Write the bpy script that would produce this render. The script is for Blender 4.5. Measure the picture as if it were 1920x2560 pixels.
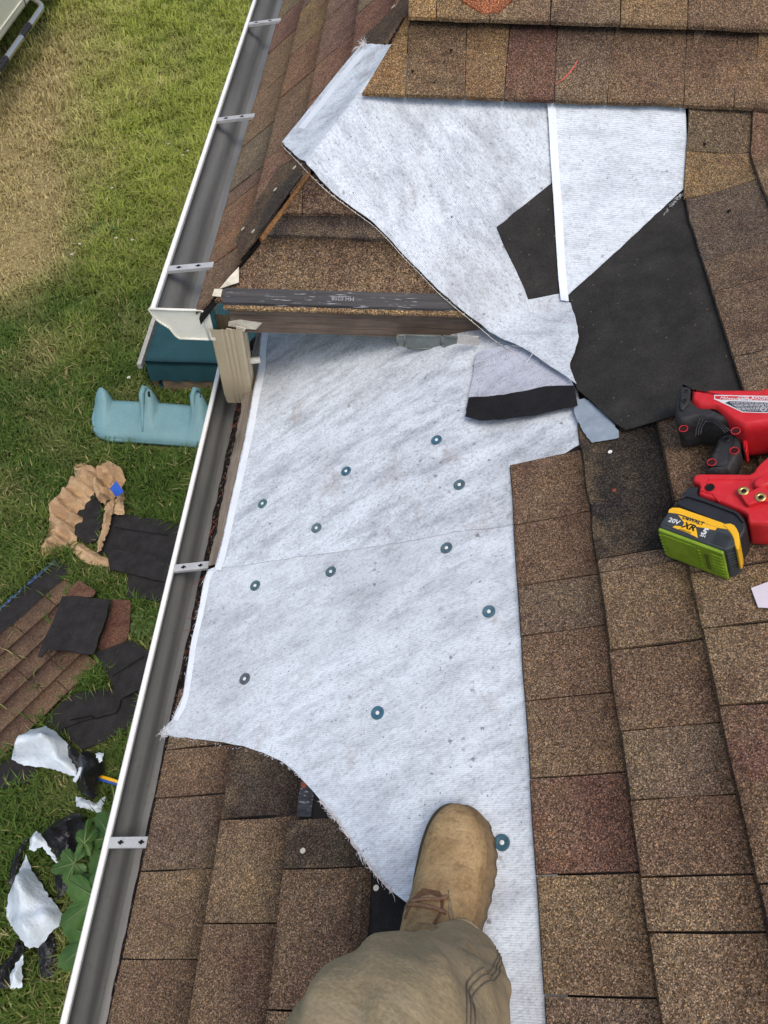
import bpy, bmesh, math, random
import numpy as np
from mathutils import Vector, Matrix, noise
from mathutils.geometry import delaunay_2d_cdt

random.seed(7); np.random.seed(7)
for o in list(bpy.data.objects): bpy.data.objects.remove(o)
S = bpy.context.scene
COL = S.collection

# ------------------------------------------------------------------ camera, sky, sun, exposure
CZ = 4.8                                    # camera height above the lawn
FPX = 1900.0                                # focal length in photo pixels (1920 x 2560)
_d = np.array([145.0, 2695.0, -FPX]); _Y = _d / np.linalg.norm(_d)
_Z = np.array([0.0, FPX, 2695.0]); _Z /= np.linalg.norm(_Z)
_X = np.cross(_Y, _Z)
RC = np.array([_X, _Y, _Z])                 # camera axes -> world axes
cam = bpy.data.cameras.new('camera'); cam.sensor_fit = 'VERTICAL'; cam.sensor_height = 24.0
cam.lens = FPX / 2560 * 24.0; cam.clip_start = 0.02; cam.clip_end = 2000
camo = bpy.data.objects.new('camera', cam); COL.objects.link(camo)
mw = Matrix([list(r) for r in RC]).to_4x4(); mw.translation = Vector((0, 0, CZ)); camo.matrix_world = mw
S.camera = camo

SUN_EL, SUN_AZ = math.radians(70), math.radians(160)   # azimuth: 0 = +Y, positive towards +X
w = bpy.data.worlds.new('World'); S.world = w; w.use_nodes = True
nt = w.node_tree; bg = nt.nodes['Background']
sky = nt.nodes.new('ShaderNodeTexSky'); sky.sky_type = 'NISHITA'; sky.sun_disc = False
sky.sun_elevation = SUN_EL; sky.sun_rotation = SUN_AZ; sky.air_density = 1.0; sky.dust_density = 4.0; sky.ozone_density = 1.0
nt.links.new(sky.outputs[0], bg.inputs[0]); bg.inputs[1].default_value = 0.15
sl = bpy.data.lights.new('sun', 'SUN'); sl.energy = 1.0; sl.angle = math.radians(28); sl.color = (1, .93, .84)
so = bpy.data.objects.new('sun', sl); COL.objects.link(so)
sd = Vector((math.sin(SUN_AZ) * math.cos(SUN_EL), math.cos(SUN_AZ) * math.cos(SUN_EL), math.sin(SUN_EL)))
so.rotation_euler = sd.to_track_quat('Z', 'Y').to_euler(); so.location = (0, 0, 20)
S.view_settings.view_transform = 'Standard'; S.view_settings.look = 'None'
S.view_settings.exposure = 0.4; S.view_settings.gamma = 1.0
S.render.engine = 'CYCLES'

# ------------------------------------------------------------------ planes and pixel rays (photo pixels -> points on real surfaces)
SA, SB = 0.48, 0.85
ZA0 = CZ - 1.35                             # lower roof height at x = 0
YB, ZB, XC, XCE = 1.468, CZ - 1.184, -0.466, -0.520      # eave of the hip end, its height, eave of the left slope
GA, GB = math.hypot(1, SA), math.hypot(1, SB)
def hA(x, y): return ZA0 + SA * x
def hB(x, y): return ZB + SB * (y - YB)
def hC(x, y): return ZB + SB * (x - XC)
def smax(a, b, k=.02):
    d = a - b
    return (a + b + math.sqrt(d * d + k * k)) / 2
def hTop(x, y): return smax(hA(x, y), smin(hB(x, y), hC(x, y)))
def smin(a, b, k=.004): return -smax(-a, -b, k)
def ray(px, py):
    v = RC @ np.array([px - 960, 1280 - py, -FPX]); return v / np.linalg.norm(v)
def onZ(px, py, z=0.0):
    r = ray(px, py); t = (z - CZ) / r[2]; return (r[0] * t, r[1] * t, z)
def onF(px, py, f, off=0.0):
    r = ray(px, py); g = lambda t: CZ + r[2] * t - f(r[0] * t, r[1] * t) - off
    a, b = .3, .3
    while g(b) > 0 and b < 12: a = b; b += .02
    for _ in range(40):
        m = (a + b) / 2
        if g(m) > 0: a = m
        else: b = m
    return (r[0] * b, r[1] * b, CZ + r[2] * b)
def plan(pxs, f): return [onF(x, y, f)[:2] for x, y in pxs]
def projpx(p):
    q = RC.T @ (np.array(p) - np.array([0, 0, CZ])); return (960 + FPX * q[0] / -q[2], 1280 - FPX * q[1] / -q[2])
def y_at(px_y, x, f=hA):                    # world y on a surface, at given x, seen at image row px_y
    a, b = -1.5, 4
    for _ in range(40):
        m = (a + b) / 2
        if projpx((x, m, f(x, m)))[1] > px_y: a = m
        else: b = m
    return a

# ------------------------------------------------------------------ objects
ORG = {}
def tag(o, label=None, cat=None, group=None, kind=None):
    if label: o['label'] = label
    if cat: o['category'] = cat
    if group: o['group'] = group
    if kind: o['kind'] = kind
    return o
def thing(name, label, cat, loc, group=None):
    o = bpy.data.objects.new(name, None); COL.objects.link(o); o.location = loc; o.empty_display_size = .05
    ORG[o.name] = tuple(loc); return tag(o, label, cat, group)
def obj(name, verts, faces, mat, parent=None, smooth=False, color=None, attr=None):
    v = np.array(verts, dtype=float)
    if parent: og = ORG[parent.name]
    else: og = (float(v[:, 0].mean()), float(v[:, 1].mean()), float(v[:, 2].min()))
    v = v - np.array(og)
    me = bpy.data.meshes.new(name); me.from_pydata(v.tolist(), [], faces); me.validate()
    if smooth: me.polygons.foreach_set('use_smooth', [True] * len(me.polygons))
    if attr:
        for an, vals in attr.items():
            a = me.attributes.new(an, 'FLOAT', 'POINT'); a.data.foreach_set('value', vals)
    me.materials.append(mat); me.update()
    o = bpy.data.objects.new(name, me); COL.objects.link(o)
    ORG[o.name] = og
    if parent: o.parent = parent
    else: o.location = og
    if color: o.color = (*color, 1)
    return o
def join(parts):
    V, Fc = [], []
    for v, f in parts:
        n = len(V); V += [tuple(p) for p in v]; Fc += [tuple(i + n for i in q) for q in f]
    return V, Fc
def box(c, sx, sy, sz, ax=None):
    ax = ax or (Vector((1, 0, 0)), Vector((0, 1, 0)), Vector((0, 0, 1))); c = Vector(c); V = []
    for k in (-1, 1):
        for j in (-1, 1):
            for i in (-1, 1): V.append(c + ax[0] * (i * sx / 2) + ax[1] * (j * sy / 2) + ax[2] * (k * sz / 2))
    return V, [(0, 2, 3, 1), (4, 5, 7, 6), (0, 1, 5, 4), (2, 6, 7, 3), (0, 4, 6, 2), (1, 3, 7, 5)]
def extrude(profile, a, b, cap=True, closed=True):      # profile: 3D points at a; shifted by b-a
    n = len(profile); d = Vector(b) - Vector(a); V = [Vector(p) for p in profile] + [Vector(p) + d for p in profile]
    Fc = [(i, (i + 1) % n, n + (i + 1) % n, n + i) for i in range(n if closed else n - 1)]
    if cap and closed: Fc += [tuple(reversed(range(n))), tuple(range(n, 2 * n))]
    return V, Fc
def frame(d):
    d = Vector(d).normalized(); a = Vector((0, 0, 1)) if abs(d.z) < .9 else Vector((1, 0, 0))
    x = d.cross(a).normalized(); return x, x.cross(d).normalized()
def tube(pts, r, n=10, caps=True):
    V, Fc = [], []; m = len(pts); P = [Vector(p) for p in pts]; rr = r if isinstance(r, (list, tuple)) else [r] * m
    xx = None
    for i, p in enumerate(P):
        d = (P[min(i + 1, m - 1)] - P[max(i - 1, 0)]).normalized()
        if xx is None: xx, _ = frame(d)
        xx = (xx - d * xx.dot(d)).normalized(); yy = d.cross(xx)
        for k in range(n):
            a = 2 * math.pi * k / n; V.append(p + (xx * math.cos(a) + yy * math.sin(a)) * rr[i])
    for i in range(m - 1):
        for k in range(n): Fc.append((i * n + k, i * n + (k + 1) % n, (i + 1) * n + (k + 1) % n, (i + 1) * n + k))
    if caps: Fc += [tuple(reversed(range(n))), tuple(range((m - 1) * n, m * n))]
    return V, Fc
def spline(P, k=8):
    P = [np.array(p, float) for p in P]; out = []
    for i in range(len(P) - 1):
        p0, p1, p2, p3 = P[max(i - 1, 0)], P[i], P[i + 1], P[min(i + 2, len(P) - 1)]
        for j in range(k):
            t = j / k
            out.append(.5 * ((2 * p1) + (-p0 + p2) * t + (2 * p0 - 5 * p1 + 4 * p2 - p3) * t * t + (-p0 + 3 * p1 - 3 * p2 + p3) * t ** 3))
    out.append(P[-1]); return out
def inside(p, poly):
    x, y = p; c = False; n = len(poly)
    for i in range(n):
        x1, y1 = poly[i]; x2, y2 = poly[i - 1]
        if (y1 > y) != (y2 > y) and x < (x2 - x1) * (y - y1) / (y2 - y1) + x1: c = not c
    return c
def edges_np(poly):
    B = np.array(poly); A_ = np.roll(B, 1, axis=0); return A_, B - A_, np.maximum(((B - A_) ** 2).sum(1), 1e-12)
def dist_edge(p, E):
    A_, AB, L2 = E; d = np.array(p) - A_; t = np.clip((d * AB).sum(1) / L2, 0, 1); q = d - AB * t[:, None]
    return math.sqrt((q * q).sum(1).min())
def resample(poly, sp, jit=0):
    out = []; n = len(poly)
    for i in range(n):
        a, b = np.array(poly[i]), np.array(poly[(i + 1) % n]); k = max(1, int(np.linalg.norm(b - a) / sp))
        for j in range(k):
            q = a + (b - a) * j / k
            if j and jit: q = q + np.random.normal(0, jit, 2)
            out.append((float(q[0]), float(q[1])))
    return out
def draped(name, poly, hf, thick, sp, mat, parent=None, smooth=True, jit=0.0, color=None, back=None):
    b = resample(poly, sp, jit); n = len(b); pts = [Vector(p) for p in b]
    xs = [p[0] for p in b]; ys = [p[1] for p in b]; EE = edges_np(b)
    x = min(xs) + sp / 2; row = 0
    while x < max(xs):
        y = min(ys) + sp / 2 + (row % 2) * sp / 2
        while y < max(ys):
            if inside((x, y), b) and dist_edge((x, y), EE) > sp * .45: pts.append(Vector((x, y)))
            y += sp
        x += sp * .87; row += 1
    vo, eo, fo, *_ = delaunay_2d_cdt(pts, [(i, (i + 1) % n) for i in range(n)], [], 1, 1e-6)
    m = len(vo); V = []; cen = {}
    for p in vo: V.append((p.x, p.y, hf(p.x, p.y)))
    fo = [tuple(f) for f in fo]
    fo = [f if (vo[f[1]] - vo[f[0]]).cross(vo[f[2]] - vo[f[0]]) > 0 else tuple(reversed(f)) for f in fo]
    ec = {}
    for f in fo:
        for i in range(3):
            e = (f[i], f[(i + 1) % 3]); ec[e] = ec.get(e, 0) + 1
    F2 = list(fo) + [tuple(i + m for i in reversed(f)) for f in fo]
    for p in vo: V.append((p.x, p.y, hf(p.x, p.y) - thick))
    nf = len(F2)
    for (i, j) in ec:
        if (j, i) not in ec:
            k = len(V); V += [V[i], V[i + m], V[j + m], V[j]]; F2.append((k, k + 1, k + 2, k + 3))
    o = obj(name, V, F2, mat, parent, smooth, color)
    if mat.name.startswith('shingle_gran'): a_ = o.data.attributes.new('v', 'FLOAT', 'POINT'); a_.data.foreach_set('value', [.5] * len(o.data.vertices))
    if max(v[2] for v in V[:m]) < 1.2: FOOT.append(poly)
    return o
FOOT = []                                   # outlines of things lying on the lawn
def nz(x, y, s, seed=0): return noise.noise(Vector((x * s, y * s, seed * 7.3)))

# ------------------------------------------------------------------ materials
class NT:
    def __init__(s, name, rough=.8, spec=.3):
        s.m = bpy.data.materials.new(name); s.m.use_nodes = True; s.t = s.m.node_tree; s.b = s.t.nodes['Principled BSDF']
        s.b.inputs['Roughness'].default_value = rough; s.b.inputs['Specular IOR Level'].default_value = spec
        s._tc = None
    def n(s, kind, **kw):
        x = s.t.nodes.new(kind)
        for k, v in kw.items(): setattr(x, k, v)
        return x
    def set(s, node, i, v):
        if hasattr(v, 'is_linked') or isinstance(v, bpy.types.NodeSocket): s.t.links.new(v, node.inputs[i])
        else: node.inputs[i].default_value = v
    def co(s):
        if not s._tc: s._tc = s.n('ShaderNodeTexCoord')
        return s._tc.outputs['Object']
    def map(s, scale=(1, 1, 1), rot=(0, 0, 0), src=None):
        if any(rot) and len(set(scale)) > 1: src = s.map((1, 1, 1), rot, src); rot = (0, 0, 0)
        m = s.n('ShaderNodeMapping'); s.set(m, 'Vector', src or s.co()); m.inputs['Scale'].default_value = scale; m.inputs['Rotation'].default_value = rot
        return m.outputs[0]
    def noise(s, scale, detail=3, rough=.55, vec=None):
        x = s.n('ShaderNodeTexNoise'); s.set(x, 'Vector', vec or s.co()); x.inputs['Scale'].default_value = scale
        x.inputs['Detail'].default_value = detail; x.inputs['Roughness'].default_value = rough; return x.outputs['Fac']
    def vor(s, scale, vec=None, feature='F1'):
        x = s.n('ShaderNodeTexVoronoi', feature=feature); s.set(x, 'Vector', vec or s.co()); x.inputs['Scale'].default_value = scale; return x
    def ramp(s, fac, stops, mode='LINEAR'):
        r = s.n('ShaderNodeValToRGB'); s.set(r, 0, fac); r.color_ramp.interpolation = mode; e = r.color_ramp.elements
        while len(e) > 1: e.remove(e[0])
        for i, (p, c) in enumerate(stops):
            q = e[0] if i == 0 else e.new(p); q.position = p
            q.color = (c, c, c, 1) if isinstance(c, (int, float)) else (*c, 1)
        return r.outputs[0]
    def mix(s, fac, a, b, mode='MIX'):
        x = s.n('ShaderNodeMix', data_type='RGBA', blend_type=mode); s.set(x, 0, fac)
        for i, v in ((6, a), (7, b)):
            if isinstance(v, tuple): v = (*v, 1) if len(v) == 3 else v
            elif isinstance(v, (int, float)): v = (v, v, v, 1)
            s.set(x, i, v)
        return x.outputs[2]
    def math(s, op, a, b=0.0):
        x = s.n('ShaderNodeMath', operation=op); s.set(x, 0, a); s.set(x, 1, b); return x.outputs[0]
    def attr(s, name):
        a = s.n('ShaderNodeAttribute'); a.attribute_name = name; return a
    def bump(s, h, strength=.3, dist=.002):
        b = s.n('ShaderNodeBump'); s.set(b, 'Height', h); b.inputs['Strength'].default_value = strength; b.inputs['Distance'].default_value = dist
        s.t.links.new(b.outputs[0], s.b.inputs['Normal'])
    def col(s, c):
        if isinstance(c, tuple): s.b.inputs['Base Color'].default_value = (*c, 1)
        else: s.t.links.new(c, s.b.inputs['Base Color'])
        return s.m

def granules(name, fine=600, dull=False):
    k = NT(name, .95, .15); v = k.vor(fine); sp = k.n('ShaderNodeSeparateColor'); k.t.links.new(v.outputs['Color'], sp.inputs[0])
    oi = k.n('ShaderNodeObjectInfo')
    val = k.ramp(sp.outputs[0], [(0, .25), (.3, .55), (.62, .95), (.85, 1.4), (.96, 2.1), (1, 2.7)])
    hue = k.ramp(sp.outputs[1], [(0, (.85, .85, .95)), (.35, (1, .95, .92)), (.65, (1.02, 1.0, .95)), (.85, (1.2, 1.05, .75)), (1, (1.15, .88, .78))])
    c = k.mix(1, oi.outputs['Color'], val, 'MULTIPLY'); c = k.mix(1, c, hue, 'MULTIPLY')
    bl = k.ramp(k.noise(7, 5, .65), [(.28, (.66, .58, .58)), (.45, (.95, .9, .9)), (.55, (1.05, 1.05, 1)), (.74, (1.4, 1.3, 1.06))]); c = k.mix(.8, c, bl, 'MULTIPLY')
    bl2 = k.ramp(k.noise(45, 3), [(.3, .75), (.7, 1.25)]); c = k.mix(.7, c, bl2, 'MULTIPLY')
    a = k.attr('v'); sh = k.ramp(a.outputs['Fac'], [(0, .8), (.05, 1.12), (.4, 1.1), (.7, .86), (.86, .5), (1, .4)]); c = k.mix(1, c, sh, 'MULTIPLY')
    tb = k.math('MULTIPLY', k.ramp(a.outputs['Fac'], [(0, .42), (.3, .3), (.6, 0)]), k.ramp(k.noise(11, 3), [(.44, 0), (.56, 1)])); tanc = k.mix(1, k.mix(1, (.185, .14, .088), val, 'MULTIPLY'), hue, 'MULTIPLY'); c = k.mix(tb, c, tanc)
    # bald spots where granules have worn away
    wear = k.ramp(k.noise(16, 6, .7), [(.66, 0), (.76, .55)]); c = k.mix(wear, c, (.045, .04, .038))
    k.bump(v.outputs['Distance'], .5, .003); return k.col(c)

M = {}
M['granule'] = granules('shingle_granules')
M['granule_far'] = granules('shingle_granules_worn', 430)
def felt(name, base, specks=True):
    k = NT(name, .9, .2); n1 = k.ramp(k.noise(14, 5, .65), [(.3, .65), (.7, 1.35)]); c = k.mix(1, base, n1, 'MULTIPLY')
    n2 = k.ramp(k.noise(260, 2), [(.3, .75), (.7, 1.25)]); c = k.mix(1, c, n2, 'MULTIPLY')
    if specks:
        v = k.vor(150); d = k.math('LESS_THAN', v.outputs['Distance'], .2); sp = k.n('ShaderNodeSeparateColor'); k.t.links.new(v.outputs['Color'], sp.inputs[0])
        d = k.math('MULTIPLY', d, k.math('GREATER_THAN', sp.outputs[0], .965)); c = k.mix(d, c, (.15, .14, .12))
    k.bump(k.noise(180, 3), .25, .002); return k.col(c)
M['membrane'] = felt('black_membrane', (.026, .025, .023))
M['shingle_back'] = felt('shingle_back', (.022, .021, .021))
M['tar'] = felt('tarred_deck', (.014, .013, .013))
M['band'] = felt('sealed_band', (.02, .02, .021))

def weave(name, rot, base=(.675, .74, .79), dirt=1.0, lines=290, fr=-.42):
    k = NT(name, .85, .25); vec = k.map(rot=(0, 0, rot))
    wv = k.n('ShaderNodeTexWave', wave_type='BANDS', bands_direction='Y'); k.set(wv, 'Vector', vec); wv.inputs['Scale'].default_value = lines / 6.283 * 2
    wv.inputs['Distortion'].default_value = .6; wv.inputs['Detail'].default_value = 1
    ln = k.ramp(wv.outputs['Fac'], [(0, .87), (.5, 1.0), (1, 1.04)]); c = k.mix(1, base, ln, 'MULTIPLY')
    st = k.map((70, 330, 70), (0, 0, fr)); fib = k.ramp(k.noise(1.0, 4, .6, st), [(.36, .6), (.5, 1.0), (.8, 1.02)]); c = k.mix(.48, c, fib, 'MULTIPLY')
    st2 = k.map((9, 26, 9), (0, 0, fr)); d = k.ramp(k.noise(1.0, 6, .68, st2), [(.34, (.56, .555, .57)), (.56, (1, 1, 1))]); c = k.mix(.62 * dirt, c, d, 'MULTIPLY')
    d2 = k.ramp(k.noise(170, 5, .75), [(.36, (.42, .42, .44)), (.5, (1, 1, 1))]); c = k.mix(.45 * dirt, c, d2, 'MULTIPLY')
    smg = k.ramp(k.noise(2.6, 5, .6), [(.42, (1, 1, 1)), (.66, (.78, .765, .755))]); c = k.mix(.9 * dirt, c, smg, 'MULTIPLY')
    brn = k.ramp(k.noise(1.0, 6, .72, k.map((11, 6, 8))), [(.57, 0), (.70, .36)]); c = k.mix(k.math('MULTIPLY', brn, dirt), c, (.24, .19, .16))
    # trodden-in dark specks
    nw = k.n('ShaderNodeTexNoise'); k.set(nw, 'Vector', k.co()); nw.inputs['Scale'].default_value = 230; nw.inputs['Detail'].default_value = 3; wp = k.n('ShaderNodeVectorMath', operation='MULTIPLY_ADD'); k.set(wp, 0, nw.outputs['Color']); wp.inputs[1].default_value = (.012, .012, .012); k.set(wp, 2, k.co())
    v = k.vor(58, wp.outputs[0]); sp = k.n('ShaderNodeSeparateColor'); k.t.links.new(v.outputs['Color'], sp.inputs[0])
    msk = k.ramp(k.noise(4.2, 3), [(.42, .0), (.55, 1)]); gp = k.n('ShaderNodeNewGeometry'); sx = k.n('ShaderNodeSeparateXYZ'); k.t.links.new(gp.outputs['Position'], sx.inputs[0]); band = k.ramp(k.math('ABSOLUTE', k.math('SUBTRACT', sx.outputs[0], .12)), [(0, 1), (.06, .9), (.12, 0)]); msk = k.math('MAXIMUM', msk, band); thr = k.math('MULTIPLY', k.math('MULTIPLY', sp.outputs[1], sp.outputs[1]), .27); dd = k.math('LESS_THAN', v.outputs['Distance'], thr)
    dd = k.math('MULTIPLY', dd, k.math('GREATER_THAN', sp.outputs[0], .5)); dd = k.math('MULTIPLY', dd, msk); c = k.mix(k.math('MULTIPLY', dd, k.math('ADD', k.math('MULTIPLY', sp.outputs[2], .6), .15)), c, (.1, .082, .072))
    v2 = k.vor(120); s2 = k.n('ShaderNodeSeparateColor'); k.t.links.new(v2.outputs['Color'], s2.inputs[0]); d3 = k.math('LESS_THAN', v2.outputs['Distance'], .2); d3 = k.math('MULTIPLY', d3, k.math('GREATER_THAN', s2.outputs[0], .93)); c = k.mix(k.math('MULTIPLY', d3, .7), c, (.12, .11, .11))
    k.bump(wv.outputs['Fac'], .25, .001); return k.col(c)
M['sheet_main'] = weave('underlayment_weave', 0.12, dirt=1.4)
M['sheet_low'] = weave('underlayment_weave_lower', 0.03)
M['sheet_diag'] = weave('underlayment_weave_diagonal', .7, dirt=1.25, fr=.75)
M['sheet_right'] = weave('underlayment_weave_right', .05, dirt=.8, fr=.05)
M['sheet_flap'] = weave('underlayment_weave_flap', 1.45, base=(.5, .53, .6))
def simple(name, c, rough=.6, spec=.4, var=.25, scale=20, fine=120, metal=0, bump=.1):
    k = NT(name, rough, spec); n1 = k.ramp(k.noise(scale, 5, .6), [(.3, 1 - var), (.7, 1 + var)]); q = k.mix(1, c, n1, 'MULTIPLY')
    n2 = k.ramp(k.noise(fine, 3), [(.3, 1 - var * .5), (.7, 1 + var * .5)]); q = k.mix(1, q, n2, 'MULTIPLY')
    k.b.inputs['Metallic'].default_value = metal
    if bump: k.bump(k.noise(fine, 3), bump, .001)
    return k.col(q)
M['selvedge'] = simple('selvedge', (.69, .74, .78), .8, .3, .06)
M['fibre'] = simple('fibre', (.8, .8, .8), .9, .2, .05)
M['gutter_white'] = simple('gutter_white', (.8, .8, .76), .35, .5, .05, 8, 200, bump=.03)
M['gutter_cream'] = simple('gutter_cream', (.74, .73, .63), .4, .5, .07, 9, 160, bump=.03)
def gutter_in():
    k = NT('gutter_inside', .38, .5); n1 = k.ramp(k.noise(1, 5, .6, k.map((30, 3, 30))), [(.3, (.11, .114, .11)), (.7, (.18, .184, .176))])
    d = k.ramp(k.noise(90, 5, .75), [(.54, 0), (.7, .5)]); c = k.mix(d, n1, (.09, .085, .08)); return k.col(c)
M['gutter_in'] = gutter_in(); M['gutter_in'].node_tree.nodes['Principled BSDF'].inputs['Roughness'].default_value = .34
M['strap'] = simple('strap_metal', (.5, .5, .48), .5, .5, .15, 30, 200, metal=.35)
M['hole'] = simple('dark_hole', (.012, .012, .012), .9, .1, .05)
M['downspout'] = simple('downspout_beige', (.56, .46, .30), .45, .4, .08, 9, 140, bump=.03)
def wood(name, a, b, rot=0, sc=(6, 160, 160)):
    k = NT(name, .85, .2); f = k.noise(1.0, 6, .65, k.map(sc, (0, 0, rot))); c = k.ramp(f, [(.28, a), (.7, b)])
    n2 = k.ramp(k.noise(12, 4), [(.3, .7), (.7, 1.2)]); c = k.mix(.8, c, n2, 'MULTIPLY'); k.bump(f, .35, .003); return k.col(c)
M['fascia_wood'] = wood('fascia_wood', (.075, .053, .04), (.24, .178, .132))
M['grey_wood'] = wood('weathered_wood', (.09, .075, .06), (.27, .225, .175), sc=(120, 7, 120))
M['torn_wood'] = wood('torn_wood', (.06, .028, .012), (.27, .135, .05), .8)
M['timber'] = wood('timber', (.15, .1, .06), (.34, .25, .16))
def strip():
    k = NT('starter_strip', .55, .4); n1 = k.ramp(k.noise(1, 4, .6, k.map((5, 130, 130))), [(.35, (.013, .013, .015)), (.7, (.042, .042, .045))])
    s1 = k.ramp(k.noise(1, 3, .6, k.map((22, 260, 260))), [(.6, 0), (.66, 1)], 'LINEAR'); m = k.ramp(k.noise(14, 2), [(.38, 0), (.5, .9)])
    c = k.mix(k.math('MULTIPLY', s1, m), n1, (.26, .265, .27)); return k.col(c)
M['strip'] = strip()
M['print'] = simple('print_white', (.3, .31, .32), .8, .2, .2, 200)
M['print_grey'] = simple('print_grey', (.5, .52, .56), .9, .1, .2, 200)
M['cream_trim'] = simple('cream_trim', (.62, .57, .45), .6, .4, .2, 40, 150)
M['flashing'] = simple('galvanised_flashing', (.17, .19, .175), .5, .5, .2, 25, 150, metal=.3)
M['card'] = simple('card_scrap', (.5, .48, .44), .9, .1, .15, 60)
M['film'] = simple('silver_film', (.24, .29, .335), .25, .6, .12, 25, 90, bump=.15)
M['paper_white'] = simple('paper_scrap', (.6, .56, .62), .6, .3, .04, 10)
M['cap'] = None
def capm():
    k = NT('cap_plastic', .6, .35); oi = k.n('ShaderNodeObjectInfo'); n1 = k.ramp(k.noise(120, 3), [(.3, .85), (.7, 1.12)]); return k.col(k.mix(1, oi.outputs['Color'], n1, 'MULTIPLY'))
M['cap'] = capm()
M['nail'] = simple('nail_steel', (.72, .72, .68), .5, .5, .1, 90)
M['nail_cream'] = simple('nail_dull', (.5, .47, .38), .6, .4, .15, 90)
M['rust'] = simple('nail_rust', (.2, .06, .035), .8, .2, .3, 200)
M['chalk'] = simple('red_chalk', (.6, .12, .09), .9, .1, .3, 200)
def toolm(name, c, dust, rough):
    k = NT(name, rough, .4); n1 = k.ramp(k.noise(18, 4), [(.3, .88), (.7, 1.08)]); q = k.mix(1, c, n1, 'MULTIPLY')
    d = k.ramp(k.noise(70, 6, .72), [(.5, 0), (.72, .22)]); q = k.mix(d, q, dust); sc = k.ramp(k.noise(1.0, 3, .6, k.map((40, 320, 120), (0, 0, .9))), [(.68, 0), (.74, .3)]); q = k.mix(sc, q, dust)
    k.bump(k.noise(420, 2), .08, .0006); return k.col(q)
M['red'] = toolm('tool_red', (.54, .016, .022), (.52, .12, .1), .42)
M['rubber'] = toolm('tool_rubber', (.02, .02, .021), (.16, .14, .12), .62)
M['blackp'] = simple('tool_black', (.018, .019, .021), .4, .45, .2, 40, 400, bump=.05)
M['yellow'] = simple('tool_yellow', (.78, .42, .012), .4, .45, .07, 40, 200, bump=.03)
def greenm():
    k = NT('green_rubber', .5, .4); n1 = k.ramp(k.noise(35, 4), [(.3, (.15, .25, .012)), (.7, (.24, .36, .02))]); d = k.ramp(k.noise(130, 5, .7), [(.62, 0), (.74, .7)])
    return k.col(k.mix(d, n1, (.05, .07, .03)))
M['green'] = greenm()
M['charcoal'] = simple('battery_charcoal', (.035, .042, .045), .5, .4, .2, 60, 300)
M['brass'] = simple('brass', (.6, .42, .16), .35, .5, .1, 100, metal=.8)
M['sticker'] = simple('sticker_white', (.6, .6, .6), .5, .4, .08, 60)
M['suede'] = None
def suede():
    k = NT('suede', .9, .2); n1 = k.ramp(k.noise(16, 5, .62), [(.28, (.15, .092, .042)), (.5, (.35, .235, .115)), (.75, (.46, .33, .17))]); n2 = k.ramp(k.noise(220, 4, .7), [(.3, .78), (.7, 1.2)])
    c = k.mix(1, n1, n2, 'MULTIPLY'); cr = k.ramp(k.noise(1.0, 5, .7, k.map((28, 95, 60), (0, 0, .2))), [(.34, .62), (.46, 1)]); c = k.mix(.7, c, cr, 'MULTIPLY')
    sc = k.ramp(k.noise(1.0, 2, .5, k.map((60, 420, 200), (0, 0, 1.0))), [(.72, 0), (.78, .6)]); c = k.mix(sc, c, (.06, .04, .025))
    k.bump(k.math('ADD', k.noise(90, 5, .65), k.math('MULTIPLY', k.noise(1.0, 4, .6, k.map((28, 95, 60), (0, 0, .2))), 2.0)), .6, .003); return k.col(c)
M['suede'] = suede()
M['sole'] = simple('sole_rubber', (.2, .135, .07), .8, .25, .25, 60, 200)
M['lace'] = simple('lace', (.24, .14, .085), .9, .15, .25, 300, 500, bump=.4)
def canvas():
    k = NT('canvas_trousers', .95, .1); n1 = k.ramp(k.noise(11, 4), [(.3, (.30, .23, .13)), (.7, (.42, .33, .195))])
    wv = k.n('ShaderNodeTexWave', wave_type='BANDS', bands_direction='DIAGONAL'); k.set(wv, 'Vector', k.co()); wv.inputs['Scale'].default_value = 330; wv.inputs['Distortion'].default_value = 1.5
    c = n1; f = k.ramp(k.noise(300, 3), [(.3, .84), (.7, 1.16)]); c = k.mix(1, c, f, 'MULTIPLY')
    pale = k.ramp(k.noise(1, 5, .6, k.map((26, 7, 26), (0, 0, -.7))), [(.54, 0), (.68, .35)]); c = k.mix(pale, c, (.44, .375, .265))
    fold = k.noise(1, 4, .55, k.map((16, 46, 22), (0, 0, .6))); fold2 = k.noise(1, 3, .5, k.map((50, 18, 30), (0, 0, -.4))); k.bump(k.math('ADD', k.math('MULTIPLY', k.noise(420, 3), .05), k.math('ADD', fold, k.math('MULTIPLY', fold2, .5))), .4, .012); return k.col(c)
M['canvas'] = canvas()
M['thread'] = simple('thread', (.25, .21, .145), .9, .1, .2, 300)
M['siding'] = simple('siding', (.6, .57, .48), .6, .4, .05, 6)
M['debris'] = None
def deb():
    k = NT('gutter_debris', .95, .1); v = k.vor(170); sp = k.n('ShaderNodeSeparateColor'); k.t.links.new(v.outputs['Color'], sp.inputs[0])
    c = k.ramp(sp.outputs[0], [(0, (.008, .006, .006)), (.7, (.025, .018, .015)), (.93, (.06, .042, .03)), (1, (.22, .17, .12))]); k.bump(v.outputs['Distance'], .8, .008); return k.col(c)
M['debris'] = deb()
def lawn():
    k = NT('lawn_soil', .95, .1); n1 = k.ramp(k.noise(3.0, 6, .65), [(.3, (.05, .06, .018)), (.5, (.08, .1, .03)), (.7, (.15, .15, .055))])
    a = k.attr('dry'); n2 = k.ramp(k.noise(22, 6, .7), [(.3, (.2, .15, .07)), (.55, (.32, .255, .125)), (.75, (.41, .335, .17))]); c = k.mix(a.outputs['Fac'], n1, n2)
    k.bump(k.noise(45, 6, .7), .8, .03); return k.col(c)
M['lawn'] = lawn()
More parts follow.
